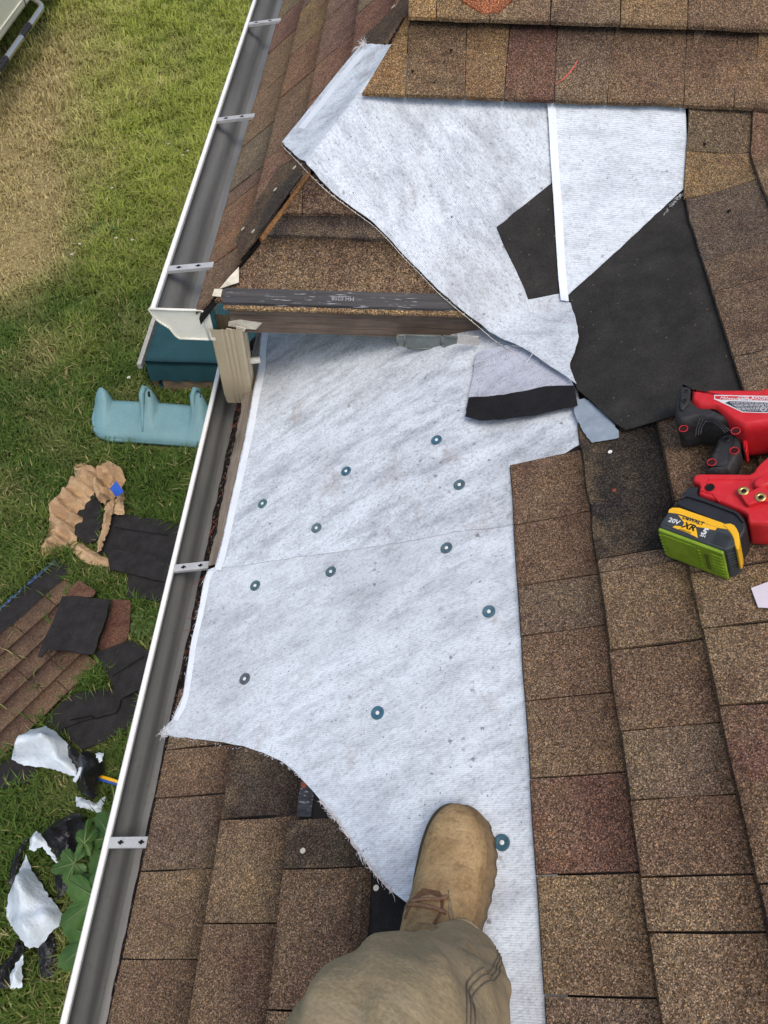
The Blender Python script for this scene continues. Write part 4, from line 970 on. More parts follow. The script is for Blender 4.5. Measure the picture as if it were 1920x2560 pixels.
# green rubber bottom of the battery, faces the camera
def green_face():
    tl, tr = aP(*z5(203, 1612), .0935), aP(*z5(893, 1866), .0935); d = (tr - tl).normalized(); out = hn.cross(d).normalized()
    if out.y > 0: out = -out
    H = .088; L = (tr - tl).length; parts = []
    c = (tl + tr) / 2 - hn * (H / 2)
    g = obj('rubber_bumper', *box(c + out * .002, L, .006, H, (d, out, hn)), M['green'], batt)
    md = g.modifiers.new('b', 'BEVEL'); md.width = .002; md.segments = 2
    panel = obj('bumper_panel', *box(tl + d * L * .33 - hn * H * .5 + out * .0055, L * .5, .002, H * .8, (d, out, hn)), M['green'], batt)
    rb = []
    for i in range(7): z = -H * (.16 + .115 * i); rb.append(box(tl + d * L * .04 + hn * z + out * .0055, L * .07, .0022, .0032, (d, out, hn))); rb.append(box(tl + d * L * .9 + hn * z + out * .0055, L * .16, .0022, .0032, (d, out, hn)))
    for i in range(6): rb.append(box(tl + d * L * .63 - hn * H * (.2 + .12 * i) + out * .0055, L * .05, .002, .0028, (d, out, hn)))
    for q_ in rb: obj('bumper_rib', *q_, M['green'], batt)
    obj('slot', *box(tl + d * L * .735 - hn * H * .52 + out * .0058, L * .055, .001, H * .55, (d, out, hn)), simple('green_dark', (.07, .11, .01), .6), batt)
    rs = []
    tr2 = aP(*z5(1040, 1800), .0930); e = (tr2 - tr).normalized(); o2 = hn.cross(e).normalized()
    if o2.x < 0: o2 = -o2
    for i in range(7): rs.append(box((tr + tr2) / 2 - hn * (.012 + .0085 * i) + o2 * .001, (tr2 - tr).length * .7, .003, .0035, (e, o2, hn)))
    for q_ in rs: obj('side_rib', *q_, M['charcoal'], batt)
green_face()
# screw recesses with red rims, brass inserts
def ringo(px, py, h, r, mr, mh, parent, nm='screw_recess', wd=.35):
    c = aP(*z5(px, py), h); V, Fc = [], []; n = 16
    for (k, z) in ((1, 0), (1, .0008), (1 - wd, .0008), (1 - wd, -.001)):
        for i in range(n): a = 2 * math.pi * i / n; V.append(c + uA * (r * k * math.cos(a)) + fA * (r * k * math.sin(a)) + hn * z)
    for j in range(3):
        for i in range(n): Fc.append((j * n + i, j * n + (i + 1) % n, (j + 1) * n + (i + 1) % n, (j + 1) * n + i))
    o = obj(nm, V, Fc, mr, parent, True); V2 = [c + uA * (r * (1 - wd) * math.cos(2 * math.pi * i / n)) + fA * (r * (1 - wd) * math.sin(2 * math.pi * i / n)) + hn * .0003 for i in range(n)]
    obj('recess', V2, [tuple(range(n))], mh, parent)
dred = simple('recess_shade_red', (.03, .002, .003), .6, .3, .1, 40)  # darkened red, the shade inside the recesses is put into this colour
for px, py, h in ((462, 560, .085), (1018, 585, .0975), (1003, 795, .0668), (762, 918, .0668)): ringo(px, py, h, .0078, M['red'], dred, gun, wd=.16)
ringo(915, 668, .0678, .0065, M['blackp'], M['hole'], gun); ringo(490, 156, .1046, .005, M['rubber'], M['hole'], gun); ringo(475, 258, .1046, .0055, M['rubber'], M['hole'], gun); ringo(742, 1185, .0786, .0078, dred, M['hole'], gun, wd=.3)
ringo(1100, 1222, .0886, .0085, M['brass'], M['hole'], gun, 'brass_insert', .55); ringo(1282, 1288, .0886, .0085, M['brass'], M['hole'], gun, 'brass_insert', .55)
# grooves moulded in the rubber behind the barrel
for k_ in range(3):
    o_ = k_ * 28; P_ = [aP(*z5(x, y), .0988) for x, y in ((590 + o_, 640 - o_ * .4), (600 + o_, 560 - o_ * .3), (640 + o_, 450 + o_ * .6), (790 - o_ * .2, 455 + o_ * .6), (880 - o_ * .3, 520 + o_ * .6), (960 - o_, 585 + o_ * .3))]
    obj('moulded_groove', *tube(P_, .0011, 5), M['rubber'], gun, True)
# warning sticker
plate('sticker', [(790, 200), (1500, 215), (1495, 345), (1340, 392), (1085, 384), (788, 245)], .1086, .0006, M['sticker'], gun)
plate('sticker_field', [(945, 268), (1495, 285), (1490, 340), (1335, 384), (1092, 376), (905, 285)], .1089, .0005, simple('sticker_black', (.03, .035, .045), .5), gun)
plate('sticker_field', [(800, 210), (1495, 225), (1495, 262), (845, 250), (798, 238)], .1089, .0005, M['red'], gun)
gu = (aP(*z5(1360, 205), .109) - aP(*z5(745, 187), .109)).normalized(); gv = hn.cross(gu).normalized()
text_mesh('COIL ROOFING', .0085, (aP(*z5(1040, 232), .1092), gu, gv, hn), M['sticker'], gun, bold=.0002); text_mesh('NAILER', .007, (aP(*z5(1040, 252), .1092), gu, gv, hn), M['sticker'], gun, bold=.0002)
text_mesh('Milwaukee', .0095, (aP(*z5(845, 234), .1092), gu, gv, hn), M['sticker'], gun, shear=.3)
tl_ = []
for j in range(6):
    x = 960 + j * 18
    while x < 1470 - j * 12: l = random.uniform(15, 60); tl_.append((x, 283 + j * 15 + (x - 960) * .012, l)); x += l + 8
pt = []
for x, y, l in tl_:
    a, b = aP(*z5(x, y), .1091), aP(*z5(x + l, y + .5), .1091); d_ = gv * .0006; pt.append(([a - d_, b - d_, b + d_, a + d_], [(0, 1, 2, 3)]))
obj('fine_print', *join(pt), M['sticker'], gun)
ring_ = [aP(*z5(1310 + 28 * math.cos(a), 352 + 24 * math.sin(a)), .1092) for a in np.linspace(0, 6.28, 17)]
obj('approval_mark', *tube(ring_, .0006, 4), M['sticker'], gun)

# ------------------------------------------------------------------ person: boot and bent leg
per = thing('person', 'person in khaki canvas trousers and a tan suede boot standing on the roof', 'person', (.112, .05, hA(.112, .05)))
def loft(stations, n=28, wr=None, capend=True):
    """stations: (centre, rx, ry, xaxis, yaxis)"""
    V, Fc = [], []
    for j, (c, rx, ry, ax, ay) in enumerate(stations):
        for i in range(n):
            a = 2 * math.pi * i / n; k = 1 + (wr(j / (len(stations) - 1), a) if wr else 0); V.append(c + ax * (rx * math.cos(a) * k) + ay * (ry * math.sin(a) * k))
    for j in range(len(stations) - 1):
        for i in range(n): Fc.append((j * n + i, j * n + (i + 1) % n, (j + 1) * n + (i + 1) % n, (j + 1) * n + i))
    if capend: Fc += [tuple(reversed(range(n))), tuple(range((len(stations) - 1) * n, len(stations) * n))]
    return V, Fc
legp = [((.094, .078, 3.575), .064, .072), ((.092, .070, 3.66), .062, .069), ((.076, .046, 3.78), .064, .070), ((.048, .022, 3.91), .070, .073), ((.010, .000, 4.03), .080, .083), ((-.004, -.048, 4.105), .085, .086), ((-.010, -.15, 4.15), .088, .09), ((-.02, -.28, 4.20), .094, .096), ((-.03, -.42, 4.25), .10, .105), ((-.03, -.50, 4.28), .10, .10)]
def leg():
    pts = spline([np.array(list(c) + [a, b]) for c, a, b in legp], 14); st = []; xx = None
    for j, p in enumerate(pts):
        c = Vector(p[:3]); q = Vector(pts[min(j + 1, len(pts) - 1)][:3]) - Vector(pts[max(j - 1, 0)][:3]); d = q.normalized()
        if xx is None: xx = (Vector((1, 0, 0)) - d * d.x).normalized()
        xx = (xx - d * xx.dot(d)).normalized(); yy = d.cross(xx); st.append((c, p[3], p[4], xx, yy))
    def wr(t, a):
        v = .06 * noise.noise(Vector((math.cos(a) * 1.3, math.sin(a) * 1.3, t * 9))) + .05 * noise.noise(Vector((math.cos(a) * 2.0 + t * 7, math.sin(a) * 2.0, t * 4 + 3)))
        kn = math.exp(-((t - .42) / .16) ** 2); v += .022 * kn * math.sin(t * 60 + 3.4 * math.sin(a + .6)); 
        for (a0, sl_, t0, am, wd) in ((1.1, -5.0, .46, .05, .11), (1.6, -4.2, .50, .055, .14), (2.1, -3.6, .53, .045, .13), (.7, -5.5, .40, .04, .1), (2.7, -3.0, .5, .05, .16), (1.2, 4.0, .30, .045, .13), (2.2, 5.0, .26, .05, .14), (.4, 4.5, .24, .04, .12)):
            dd_ = (a - a0 - sl_ * (t - t0) + math.pi) % (2 * math.pi) - math.pi; v += am * math.exp(-(dd_ / wd) ** 2) * math.exp(-((t - t0) / .13) ** 2) - am * .6 * math.exp(-((dd_ - wd * 1.7) / wd) ** 2) * math.exp(-((t - t0) / .13) ** 2)
        v += .02 * math.exp(-((t - .12) / .1) ** 2) * math.sin(t * 120 + 3 * math.sin(a)); return v
    o = obj('trouser_leg', *loft(st, 120, wr, True), M['canvas'], per, True)
    # triple stitched seam down the outer side
    for k in range(3):
        line = []
        for j, (c, rx, ry, ax, ay) in enumerate(st[3:120]):
            a = .62 + (k - 1) * .06; kk = 1 + wr((j + 3) / (len(st) - 1), a) + .006; line.append(c + ax * (rx * kk * math.cos(a)) + ay * (ry * kk * math.sin(a)))
        obj('stitched_seam', *tube(line, .0009, 5), M['thread'], o, True)
    hem = []
    c, rx, ry, ax, ay = st[0]
    for i in range(57): a = 2 * math.pi * i / 56; k = 1 + wr(0, a); hem.append(c + ax * rx * k * math.cos(a) * 1.01 + ay * ry * k * math.sin(a) * 1.01)
    obj('hem', *tube(hem, .0028, 6), M['canvas'], o, True)
leg()
def boot():
    h0, t0 = Vector((.076, .028, hA(.076, 0))), Vector((.122, .324, hA(.122, 0))); fx = (t0 - h0).normalized(); L = (t0 - h0).length; rt = fx.cross(hn).normalized(); zb = .024 + .004
    prof = [(0, .012, .055, 0), (.015, .026, .07, 0), (.05, .033, .085, 0), (.12, .0365, .10, 0), (.22, .037, .118, 0), (.32, .041, .122, -.003), (.42, .046, .108, -.003), (.52, .050, .090, -.001), (.62, .0525, .077, .001), (.72, .0525, .070, .002), (.80, .050, .066, .002), (.87, .0445, .061, .001), (.92, .0375, .055, .0), (.955, .0295, .049, -.001), (.98, .0205, .042, -.002), (.993, .012, .036, -.003), (1, .005, .030, -.003)]
    pr = spline([np.array(p) for p in prof], 4); V, Fc = [], []; n = 24
    for s_, w_, t_, c_ in pr:
        for i in range(n + 1):
            a = math.pi * i / n; ca, sa = math.cos(a), math.sin(a); e = .62
            x = w_ * math.copysign(abs(ca) ** e, ca) * (1 - .12 * (sa ** 3)); z = zb - .006 + (t_ - .018) * (sa ** .75)
            pos = h0 + fx * (s_ * L) + rt * (x + c_) + hn * z
            cr = .0016 * noise.noise(Vector((s_ * 9, ca * 2, 3))) + .0011 * math.sin(s_ * 150 + 2 * ca) * math.exp(-((s_ - .64) / .09) ** 2) * sa
            V.append(pos + hn * cr)
    m = n + 1
    for j in range(len(pr) - 1):
        for i in range(n): Fc.append((j * m + i, (j + 1) * m + i, (j + 1) * m + i + 1, j * m + i + 1))
    b = obj('boot', V, Fc, M['suede'], per, True)
    # shaft inside the trouser hem
    st = []
    for (yy, z, r) in ((.075, .07, .042), (.07, .12, .046), (.062, .18, .05)): st.append((h0 + fx * yy + hn * .07 + Vector((-.12, -.05, 1)) * (z - .07), r, r * 1.1, rt, fx))
    obj('shaft', *loft(st, 20), M['suede'], b, True)
    # sole with welt and lugs
    out = [(s_ * L, c_ - w_ - .006) for s_, w_, t_, c_ in pr] + [(s_ * L, c_ + w_ + .006) for s_, w_, t_, c_ in reversed(pr)]
    V, Fc = [], []; n = len(out)
    for z, k in ((.002, 0), (.018, 0), (.020, .0015), (.028, .0015), (.030, -.004)):
        for i, (f, x) in enumerate(out):
            g = 1 + k * 14; lug = .0028 if (z < .019 and (int(f / .011) % 2)) else 0; V.append(h0 + fx * (f) + rt * (x + math.copysign(k + lug * .8, x)) + hn * z)
    for j in range(4):
        for i in range(n): Fc.append((j * n + i, j * n + (i + 1) % n, (j + 1) * n + (i + 1) % n, (j + 1) * n + i))
    Fc += [tuple(reversed(range(n))), tuple(range(4 * n, 5 * n))]
    obj('sole', V, Fc, M['sole'], b, True)
    # vamp seam, tongue opening, laces
    def on(s_, a, up=.0012):
        k = min(len(pr) - 1, max(0, int(s_ * (len(pr) - 1)))); 
        q = min(pr, key=lambda r: abs(r[0] - s_)); ca, sa = math.cos(a), math.sin(a); x = q[1] * math.copysign(abs(ca) ** .62, ca) * (1 - .12 * sa ** 3); z = zb - .006 + (q[2] - .018) * (sa ** .75)
        return h0 + fx * (s_ * L) + rt * (x + q[3]) + hn * (z + up)
    for a0, a1 in ((1.25, .25), (1.95, 2.9)):
        for dlt in (0, .018): obj('stitching', *tube([on(.56 - dlt - .22 * t, a0 + (a1 - a0) * t) for t in np.linspace(0, 1, 14)], .0009, 5), M['thread'], b, True)
    for s_ in (.46,):
        obj('lace', *tube([on(s_ + .012 * math.sin(t * 3.1), 1.0 + 1.15 * t, .003) for t in np.linspace(0, 1, 9)], .0029, 7), M['lace'], b, True)
    obj('lace', *tube([on(.53 - .05 * t, 1.12 + .8 * t, .0045) for t in np.linspace(0, 1, 9)], .0026, 7), M['lace'], b, True)
    tg = [(on(.55, 1.45, .0006), on(.55, 1.75, .0006)), (on(.52, 1.25, .002), on(.52, 1.9, .002)), (on(.47, 1.1, .003), on(.47, 2.05, .003)), (on(.4, 1.1, .003), on(.4, 2.05, .003))]
    V = [p for q in tg for p in q]; obj('tongue', V, [(0, 1, 3, 2), (2, 3, 5, 4), (4, 5, 7, 6)], simple('tongue_leather', (.15, .08, .045), .85, .2, .2, 60), b, True)
boot()

# ------------------------------------------------------------------ yard
def gz(pxs, z=0.0): return [onZ(x, y, z)[:2] for x, y in pxs]
def lay(name, pxs, z, th, mat, label, cat, sp=.05, wav=.02, group=None, seed=0, color=None):
    P = gz(pxs, z); f = lambda x, y: z + wav * (.5 + nz(x, y, 2.6, seed)) + wav * .3 * nz(x, y, 9, seed)
    o = draped(name, P, f, th, sp, M[mat], None, True, .003, color); tag(o, label, cat, group); return o
def crack(o, pxs, z, r=.004):
    obj('crease', *tube([onZ(x, y, z) for x, y in pxs], r, 4), M['hole'], o)
# old shingle sheets lying upside down
GRP = 'torn off shingle sheets on the lawn'
k1 = lay('old_shingle', [(278, 1283), (330, 1290), (395, 1302), (470, 1318), (450, 1410), (340, 1398), (262, 1386), (240, 1380)], .05, .008, 'shingle_back', 'black upturned shingle sheet right beside the paper bag', 'shingle sheet', group=GRP, seed=1)
k2 = lay('old_shingle', [(268, 1372), (345, 1385), (440, 1395), (425, 1462), (330, 1438), (276, 1427)], .07, .008, 'shingle_back', 'black upturned shingle sheet overlapping the one beside the paper bag', 'shingle sheet', group=GRP, seed=2)
k3 = lay('old_shingle', [(325, 1432), (390, 1442), (440, 1452), (430, 1512), (395, 1504), (316, 1490)], .05, .008, 'shingle_back', 'black upturned shingle sheet nearest the gutter, above the leafy weed', 'shingle sheet', group=GRP, seed=3)
crack(k1, [(285, 1318), (350, 1328), (420, 1338)], .08, .003)
k6 = lay('old_shingle', [(112, 1806), (160, 1752), (195, 1733), (255, 1722), (305, 1712), (350, 1735), (338, 1815), (270, 1850), (205, 1876), (165, 1838)], .03, .008, 'shingle_back', 'large cracked black shingle sheet lying beside the upper white plastic', 'shingle sheet', group=GRP, seed=6)
crack(k6, [(175, 1800), (200, 1795), (228, 1790), (240, 1797), (262, 1790), (290, 1783), (300, 1765), (302, 1750)], .052, .005); crack(k6, [(150, 1825), (200, 1805), (240, 1795)], .05, .003)
k5 = lay('old_shingle', [(238, 1632), (285, 1615), (330, 1602), (375, 1632), (350, 1722), (304, 1746), (278, 1705)], .09, .008, 'shingle_back', 'black upturned shingle sheet propped over the cracked one near the gutter', 'shingle sheet', group=GRP, seed=5)
crack(k5, [(280, 1690), (310, 1672), (360, 1640)], .118, .004)
k7 = lay('old_shingle', [(-60, 1925), (0, 1912), (25, 1896), (92, 1921), (88, 1952), (40, 1965), (0, 1976), (-60, 1980)], .03, .008, 'shingle_back', 'black shingle sheet at the picture edge under the upper white plastic', 'shingle sheet', group=GRP, seed=7)
k8 = lay('old_shingle', [(-40, 1560), (0, 1530), (48, 1490), (62, 1500), (20, 1550), (-40, 1600)], .03, .008, 'shingle_back', 'dark shingle corner behind the blue edged strip at the picture edge', 'shingle sheet', group=GRP, seed=8)
# brown shingle panel still in one piece
def panel():
    t = thing('shingle_panel', 'torn off panel of brown shingle courses lying on the grass', 'shingle panel', onZ(60, 1700), GRP)
    A0 = Vector(onZ(250, 1664)); A1 = Vector(onZ(-20, 1930)); d = (A1 - A0).normalized(); pz = Vector((-d.y, d.x, 0))
    if pz.y < 0: pz = -pz
    rng = random.Random(5); E_ = .142
    base = lambda x, y: .02 + .03 * (.5 + nz(x, y, 1.6, 9))
    starts = [.0, -.07, -.14, -.2, -.3]
    for k in range(5):
        s0 = starts[k] - .0; v0 = k * E_; first = True; s_ = s0
        while s_ < 1.25:
            l = rng.uniform(.17, .3); q = []
            for (a, b) in ((s_ + .002, v0), (s_ + l - .002, v0), (s_ + l - .002, v0 + E_ + .02), (s_ + .002, v0 + E_ + .02)): p = A0 + d * a + pz * b; q.append((p.x, p.y))
            c = rng.choice([(.115, .078, .056), (.095, .064, .05), (.13, .092, .064), (.10, .07, .053)])
            def vf(x, y, v0=v0): return ((Vector((x, y, 0)) - Vector((A0.x, A0.y, 0))).dot(pz) - v0) / (E_ + .02)
            FOOT.append(q); tab(q, base, vf, c, t, top0=.016, top1=.006, bot0=.008, bot1=0, rough=.002, mat='granule_far', sp=.08); s_ += l
    v0 = 5 * E_; q = []
    for (a, b) in ((-.02, v0 - .01), (1.4, v0 - .01), (1.4, v0 + .16), (-.02, v0 + .16)): p = A0 + d * (a - .36) + pz * b; q.append((p.x, p.y))
    o = draped('upper_lap', q, lambda x, y: base(x, y) + .012, .006, .06, M['shingle_back'], t, False, .003)
    q = []
    for (a, b) in ((-.02, v0 + .145), (1.4, v0 + .145), (1.4, v0 + .172), (-.02, v0 + .172)): p = A0 + d * (a - .36) + pz * b; q.append((p.x, p.y))
    k = NT('blue_seal', .4, .4); k.col(k.ramp(k.noise(40, 4, .7), [(.4, (.015, .02, .05)), (.55, (.05, .1, .25)), (.7, (.2, .26, .36))])); draped('seal_strip', q, lambda x, y: base(x, y) + .0145, .004, .05, k.m, t, False, .004)
panel()
lay('old_shingle', [(155, 1490), (200, 1492), (280, 1501), (262, 1560), (234, 1637), (180, 1630), (122, 1625), (104, 1646), (95, 1644), (118, 1590), (140, 1535)], .15, .008, 'shingle_back', 'grey black shingle sheet lying across the brown shingle panel', 'shingle sheet', group=GRP, seed=4)
lay('old_shingle', [(282, 1502), (328, 1503), (326, 1560), (318, 1600), (272, 1640), (246, 1622), (262, 1570)], .06, .008, 'granule_far', 'reddish brown shingle scrap between the grey sheet and the leafy weed', 'shingle sheet', group=GRP, seed=14, color=(.11, .058, .046))
lay('old_shingle', [(172, 1478), (198, 1453), (240, 1478), (232, 1492), (165, 1492)], .13, .008, 'granule_far', 'reddish brown shingle end poking out above the grey sheet', 'shingle sheet', group=GRP, seed=15, color=(.12, .07, .052))
# crumpled things
def crumple(name, pxs, hgt, mat, parent=None, sp=.03, seed=0, z0=.02, th=.002, ridges=(), label=None, cat=None, edge=.06, kk=1.0):
    """crumpled film: outline on the grass, raised by fold ridges and noise"""
    zz = z0 + hgt * .4; P = gz(pxs, zz); E_ = edges_np(P); R = [((np.array(onZ(*a, zz)[:2])), np.array(onZ(*b, zz)[:2]), h, w_) for a, b, h, w_ in ridges]
    rg = random.Random(seed + 100); DIRS = [(rg.uniform(0, 3.14), rg.uniform(7, 26) * kk ** .5 * (1.7 if mat == 'kraft' else 1), rg.uniform(0, 6), rg.uniform(.1, .24)) for _ in range(6)]
    def f(x, y):
        e = min(1, dist_edge((x, y), E_) / edge); v = nz(x, y, 5, seed) * .35 + .35 + sum(am * abs(math.sin((x * math.cos(an) + y * math.sin(an)) * fq + ph + 1.3 * nz(x, y, 3, seed + q))) for q, (an, fq, ph, am) in enumerate(DIRS))
        v *= 1.0; z = z0 + hgt * (.25 + .75 * e) * (1.3 - (1.0 if mat == 'kraft' else .8) * v) + (.03 if mat == 'film_black' else 0)
        for a, b, h, w_ in R:
            ab = b - a; t = max(0, min(1, np.dot(np.array((x, y)) - a, ab) / np.dot(ab, ab))); dd = np.linalg.norm(np.array((x, y)) - a - ab * t); z += h * max(0, 1 - dd / w_)
        return z
    o = draped(name, P, f, th, sp * .5, M[mat], parent, mat == 'film_white', .003)
    if label: tag(o, label, cat)
    return o
bag = thing('paper_bag', 'crumpled brown kraft paper yard bag lying open on the grass', 'paper bag', onZ(200, 1300))
crumple('bag_side', [(178, 1148), (205, 1146), (248, 1172), (236, 1205), (226, 1245), (212, 1285), (205, 1315), (188, 1325), (186, 1345), (190, 1358), (160, 1362), (132, 1378), (100, 1387), (106, 1345), (122, 1290), (130, 1255), (150, 1232), (172, 1208), (182, 1180)], .16, 'kraft', bag, .028, 1, .03, ridges=[((130, 1270), (215, 1190), .1, .12), ((110, 1370), (185, 1300), .06, .1)])
crumple('bag_mouth', [(245, 1165), (262, 1154), (285, 1160), (305, 1175), (310, 1190), (300, 1200), (306, 1240), (280, 1235), (262, 1262), (245, 1250), (235, 1225), (228, 1205)], .2, 'kraft', bag, .028, 5, .06, ridges=[((245, 1170), (300, 1172), .1, .08), ((230, 1205), (262, 1255), .1, .07)])
crumple('bag_flap', [(262, 1250), (282, 1238), (280, 1270), (268, 1320), (250, 1368), (238, 1375), (242, 1340), (254, 1300)], .12, 'kraft', bag, .025, 8, .1, edge=.03)
crumple('bag_flap', [(282, 1245), (306, 1238), (309, 1283), (280, 1280)], .08, 'kraft', bag, .025, 9, .08, edge=.03)
crumple('bag_fold', [(170, 1352), (200, 1352), (240, 1378), (270, 1392), (272, 1408), (250, 1412), (205, 1398), (178, 1375)], .12, 'kraft', bag, .025, 11, .03, edge=.05)
crumple('bag_inside', [(195, 1275), (230, 1235), (252, 1255), (255, 1300), (240, 1350), (210, 1355), (180, 1330), (178, 1310)], .04, 'shingle_back', bag, .03, 12, .05)
P = gz([(272, 1215), (288, 1198), (308, 1225), (288, 1238)], .32); draped('printed_panel', P, lambda x, y: .30 + .02 * nz(x, y, 9), .003, .03, M['blue'], bag, False)
wf = crumple('plastic_wrap', [(18, 1890), (32, 1862), (45, 1842), (80, 1818), (105, 1806), (140, 1830), (165, 1856), (168, 1885), (188, 1925), (182, 1936), (150, 1926), (118, 1914), (70, 1908), (40, 1902)], .2, 'film_white', None, .03, 20, .04, label='crumpled white plastic wrap beside the large cracked black shingle', cat='plastic wrap', ridges=[((60, 1850), (140, 1850), .08, .1)])
crumple('black_side', [(165, 1852), (188, 1875), (200, 1900), (192, 1915), (172, 1892)], .12, 'film_black', wf, .03, 21, .04)
wb = crumple('plastic_wrap', [(205, 1888), (222, 1880), (250, 1895), (258, 1925), (250, 1945), (240, 1975), (250, 1990), (235, 2002), (205, 1985), (190, 1965), (186, 1940), (195, 1915)], .22, 'film_black', None, .03, 24, .04, label='twisted black and white plastic wrap at the end of the yellow cord', cat='plastic wrap', ridges=[((215, 1900), (235, 1985), .1, .1)])
crumple('white_side', [(183, 1985), (200, 1990), (235, 2005), (260, 1985), (248, 2031), (215, 2020), (185, 2012)], .16, 'film_white', wb, .028, 26, .05); crumple('white_side', [(176, 1945), (198, 1912), (215, 1890), (224, 1915), (205, 1922), (192, 1940), (183, 1952)], .12, 'film_white', wb, .025, 27, .16, edge=.03); crumple('white_side', [(236, 1882), (257, 1880), (254, 1900), (246, 1905)], .08, 'film_white', wb, .025, 28, .16, edge=.03)
wl = crumple('plastic_wrap', [(54, 2130), (62, 2150), (80, 2180), (100, 2210), (115, 2235), (135, 2258), (153, 2286), (146, 2312), (118, 2335), (92, 2368), (62, 2366), (45, 2340), (10, 2295), (5, 2275), (8, 2245), (25, 2210), (38, 2175)], .2, 'film_white', None, .03, 30, .06, label='large crumpled white and black plastic wrap beside the broad leaves', cat='plastic wrap', ridges=[((50, 2220), (110, 2260), .06, .1), ((40, 2330), (120, 2320), .05, .09)], kk=.6)
crumple('black_side', [(100, 2085), (150, 2045), (180, 2033), (206, 2038), (213, 2055), (208, 2085), (192, 2110), (188, 2150), (186, 2200), (165, 2225), (140, 2250), (132, 2215), (128, 2170), (145, 2150), (120, 2110)], .22, 'film_black', wl, .028, 32, .04, ridges=[((120, 2090), (205, 2050), .08, .1)], kk=1.3)
crumple('black_side', [(18, 2230), (28, 2150), (50, 2110), (68, 2090), (60, 2120), (52, 2140), (40, 2175), (26, 2215)], .16, 'film_black', wl, .025, 34, .04); crumple('white_side', [(66, 2120), (70, 2095), (82, 2078), (96, 2080), (112, 2105), (135, 2140), (146, 2158), (138, 2160), (120, 2135), (100, 2112), (78, 2125)], .12, 'film_white', wl, .022, 35, .2, edge=.03)
crumple('black_side', [(95, 2362), (135, 2335), (138, 2375), (138, 2440), (100, 2455), (95, 2410)], .12, 'film_black', wl, .025, 36, .04, kk=1.4); crumple('black_side', [(45, 2345), (62, 2368), (55, 2390), (30, 2420), (22, 2470), (-20, 2475), (-20, 2430), (28, 2390)], .12, 'film_black', wl, .025, 37, .04); crumple('white_side', [(52, 2385), (53, 2440), (50, 2468), (20, 2471), (24, 2430)], .1, 'film_white', wl, .022, 38, .12, edge=.03)
# cord
a, b = Vector(onZ(240, 1938, .1)), Vector(onZ(330, 1966, .06)); cord = obj('cord', *tube([a, a.lerp(b, .5) + Vector((0, 0, .01)), b], .011, 8), M['yellow'], None, True); tag(cord, 'thin yellow cord with a blue stripe sticking out of the twisted plastic', 'cord')
obj('stripe', *tube([a + Vector((0, -.016, -.004)), a.lerp(b, .5) + Vector((0, -.016, .006)), b + Vector((0, -.016, -.004))], .008, 6), M['blue'], cord, True)
# slide
def slide():
    t = thing('play_slide', 'teal plastic play slide piece with ribbed rim lying on the grass', 'slide', onZ(420, 1080))
    x0, x1 = -2.62, -1.25; yb = 4.28; V, Fc = [], []; n = 90
    lob = [(-2.53, .08), (-2.13, .07), (-1.71, .07), (-1.3, .07)]
    prof = [(-.27, .0), (-.31, .02), (-.315, .06), (-.28, .095), (-.22, .125), (-.15, .15), (-.08, .175), (-.03, .20), (0, .205), (.03, .18), (.04, .1), (.03, .02)]; m = len(prof)
    for i in range(n + 1):
        x = x0 + (x1 - x0) * i / n; l = max(max(0, 1 - ((x - c) / w_) ** 2) ** .8 if abs(x - c) < w_ else 0 for c, w_ in lob); e = min(1, (x - x0) / .2); e = math.sqrt(max(0, 1 - (1 - e) ** 2)) if e < 1 else 1
        sway = .03 * math.sin((x - x0) * 2.2) - .07 * (x - x0)
        for j, (dy, z) in enumerate(prof):
            k = max(0, (z - .08) / .125); V.append((x + .05 * k * 0, yb + sway + dy * (.35 + .65 * e) + l * .06 * k, z * (1 if j < 3 else (.55 + .45 * e)) + (l * .085 - (1 - l) * .035) * k * k))
    for i in range(n):
        for j in range(m - 1): Fc.append((i * m + j, i * m + j + 1, (i + 1) * m + j + 1, (i + 1) * m + j))
    Fc += [tuple(range(m)), tuple(reversed(range(n * m, n * m + m)))]
    obj('trough', V, Fc, M['teal'], t, True)
    for c, w_ in lob[1:]:
        obj('rib', *tube([(c - .02, yb - .26, .10), (c - .03, yb - .16, .15), (c - .04, yb - .07, .20), (c - .045, yb + .0, .27), (c - .03, yb + .05, .30), (c - .01, yb + .07, .27), (c, yb + .06, .17)], [.010, .016, .02, .024, .023, .020, .012], 10), M['teal'], t, True)
        obj('hand_slot', *box((c + .015, yb + .015, .245), .016, .04, .07, (Vector((1, .2, 0)).normalized(), Vector((-.2, 1, .3)).normalized(), Vector((0, -.3, 1)).normalized())), M['hole'], t)
    pts = [(x0 + .05 + .95 * (i / 20), yb - .30 + .03 * math.sin(i / 20 * 2.1) - .066 * i / 20, .045) for i in range(21)]; obj('lower_rim', *tube([(x0 + .05, yb + .0, .15), (x0 + .03, yb - .12, .09), (x0 + .06, yb - .22, .06), (x0 + .12, yb - .275, .05)] + pts[3:], .024, 8), M['teal'], t, True)
FOOT.append([(-2.6, 3.92), (-1.2, 3.85), (-1.2, 4.32), (-2.6, 4.36)])
slide()
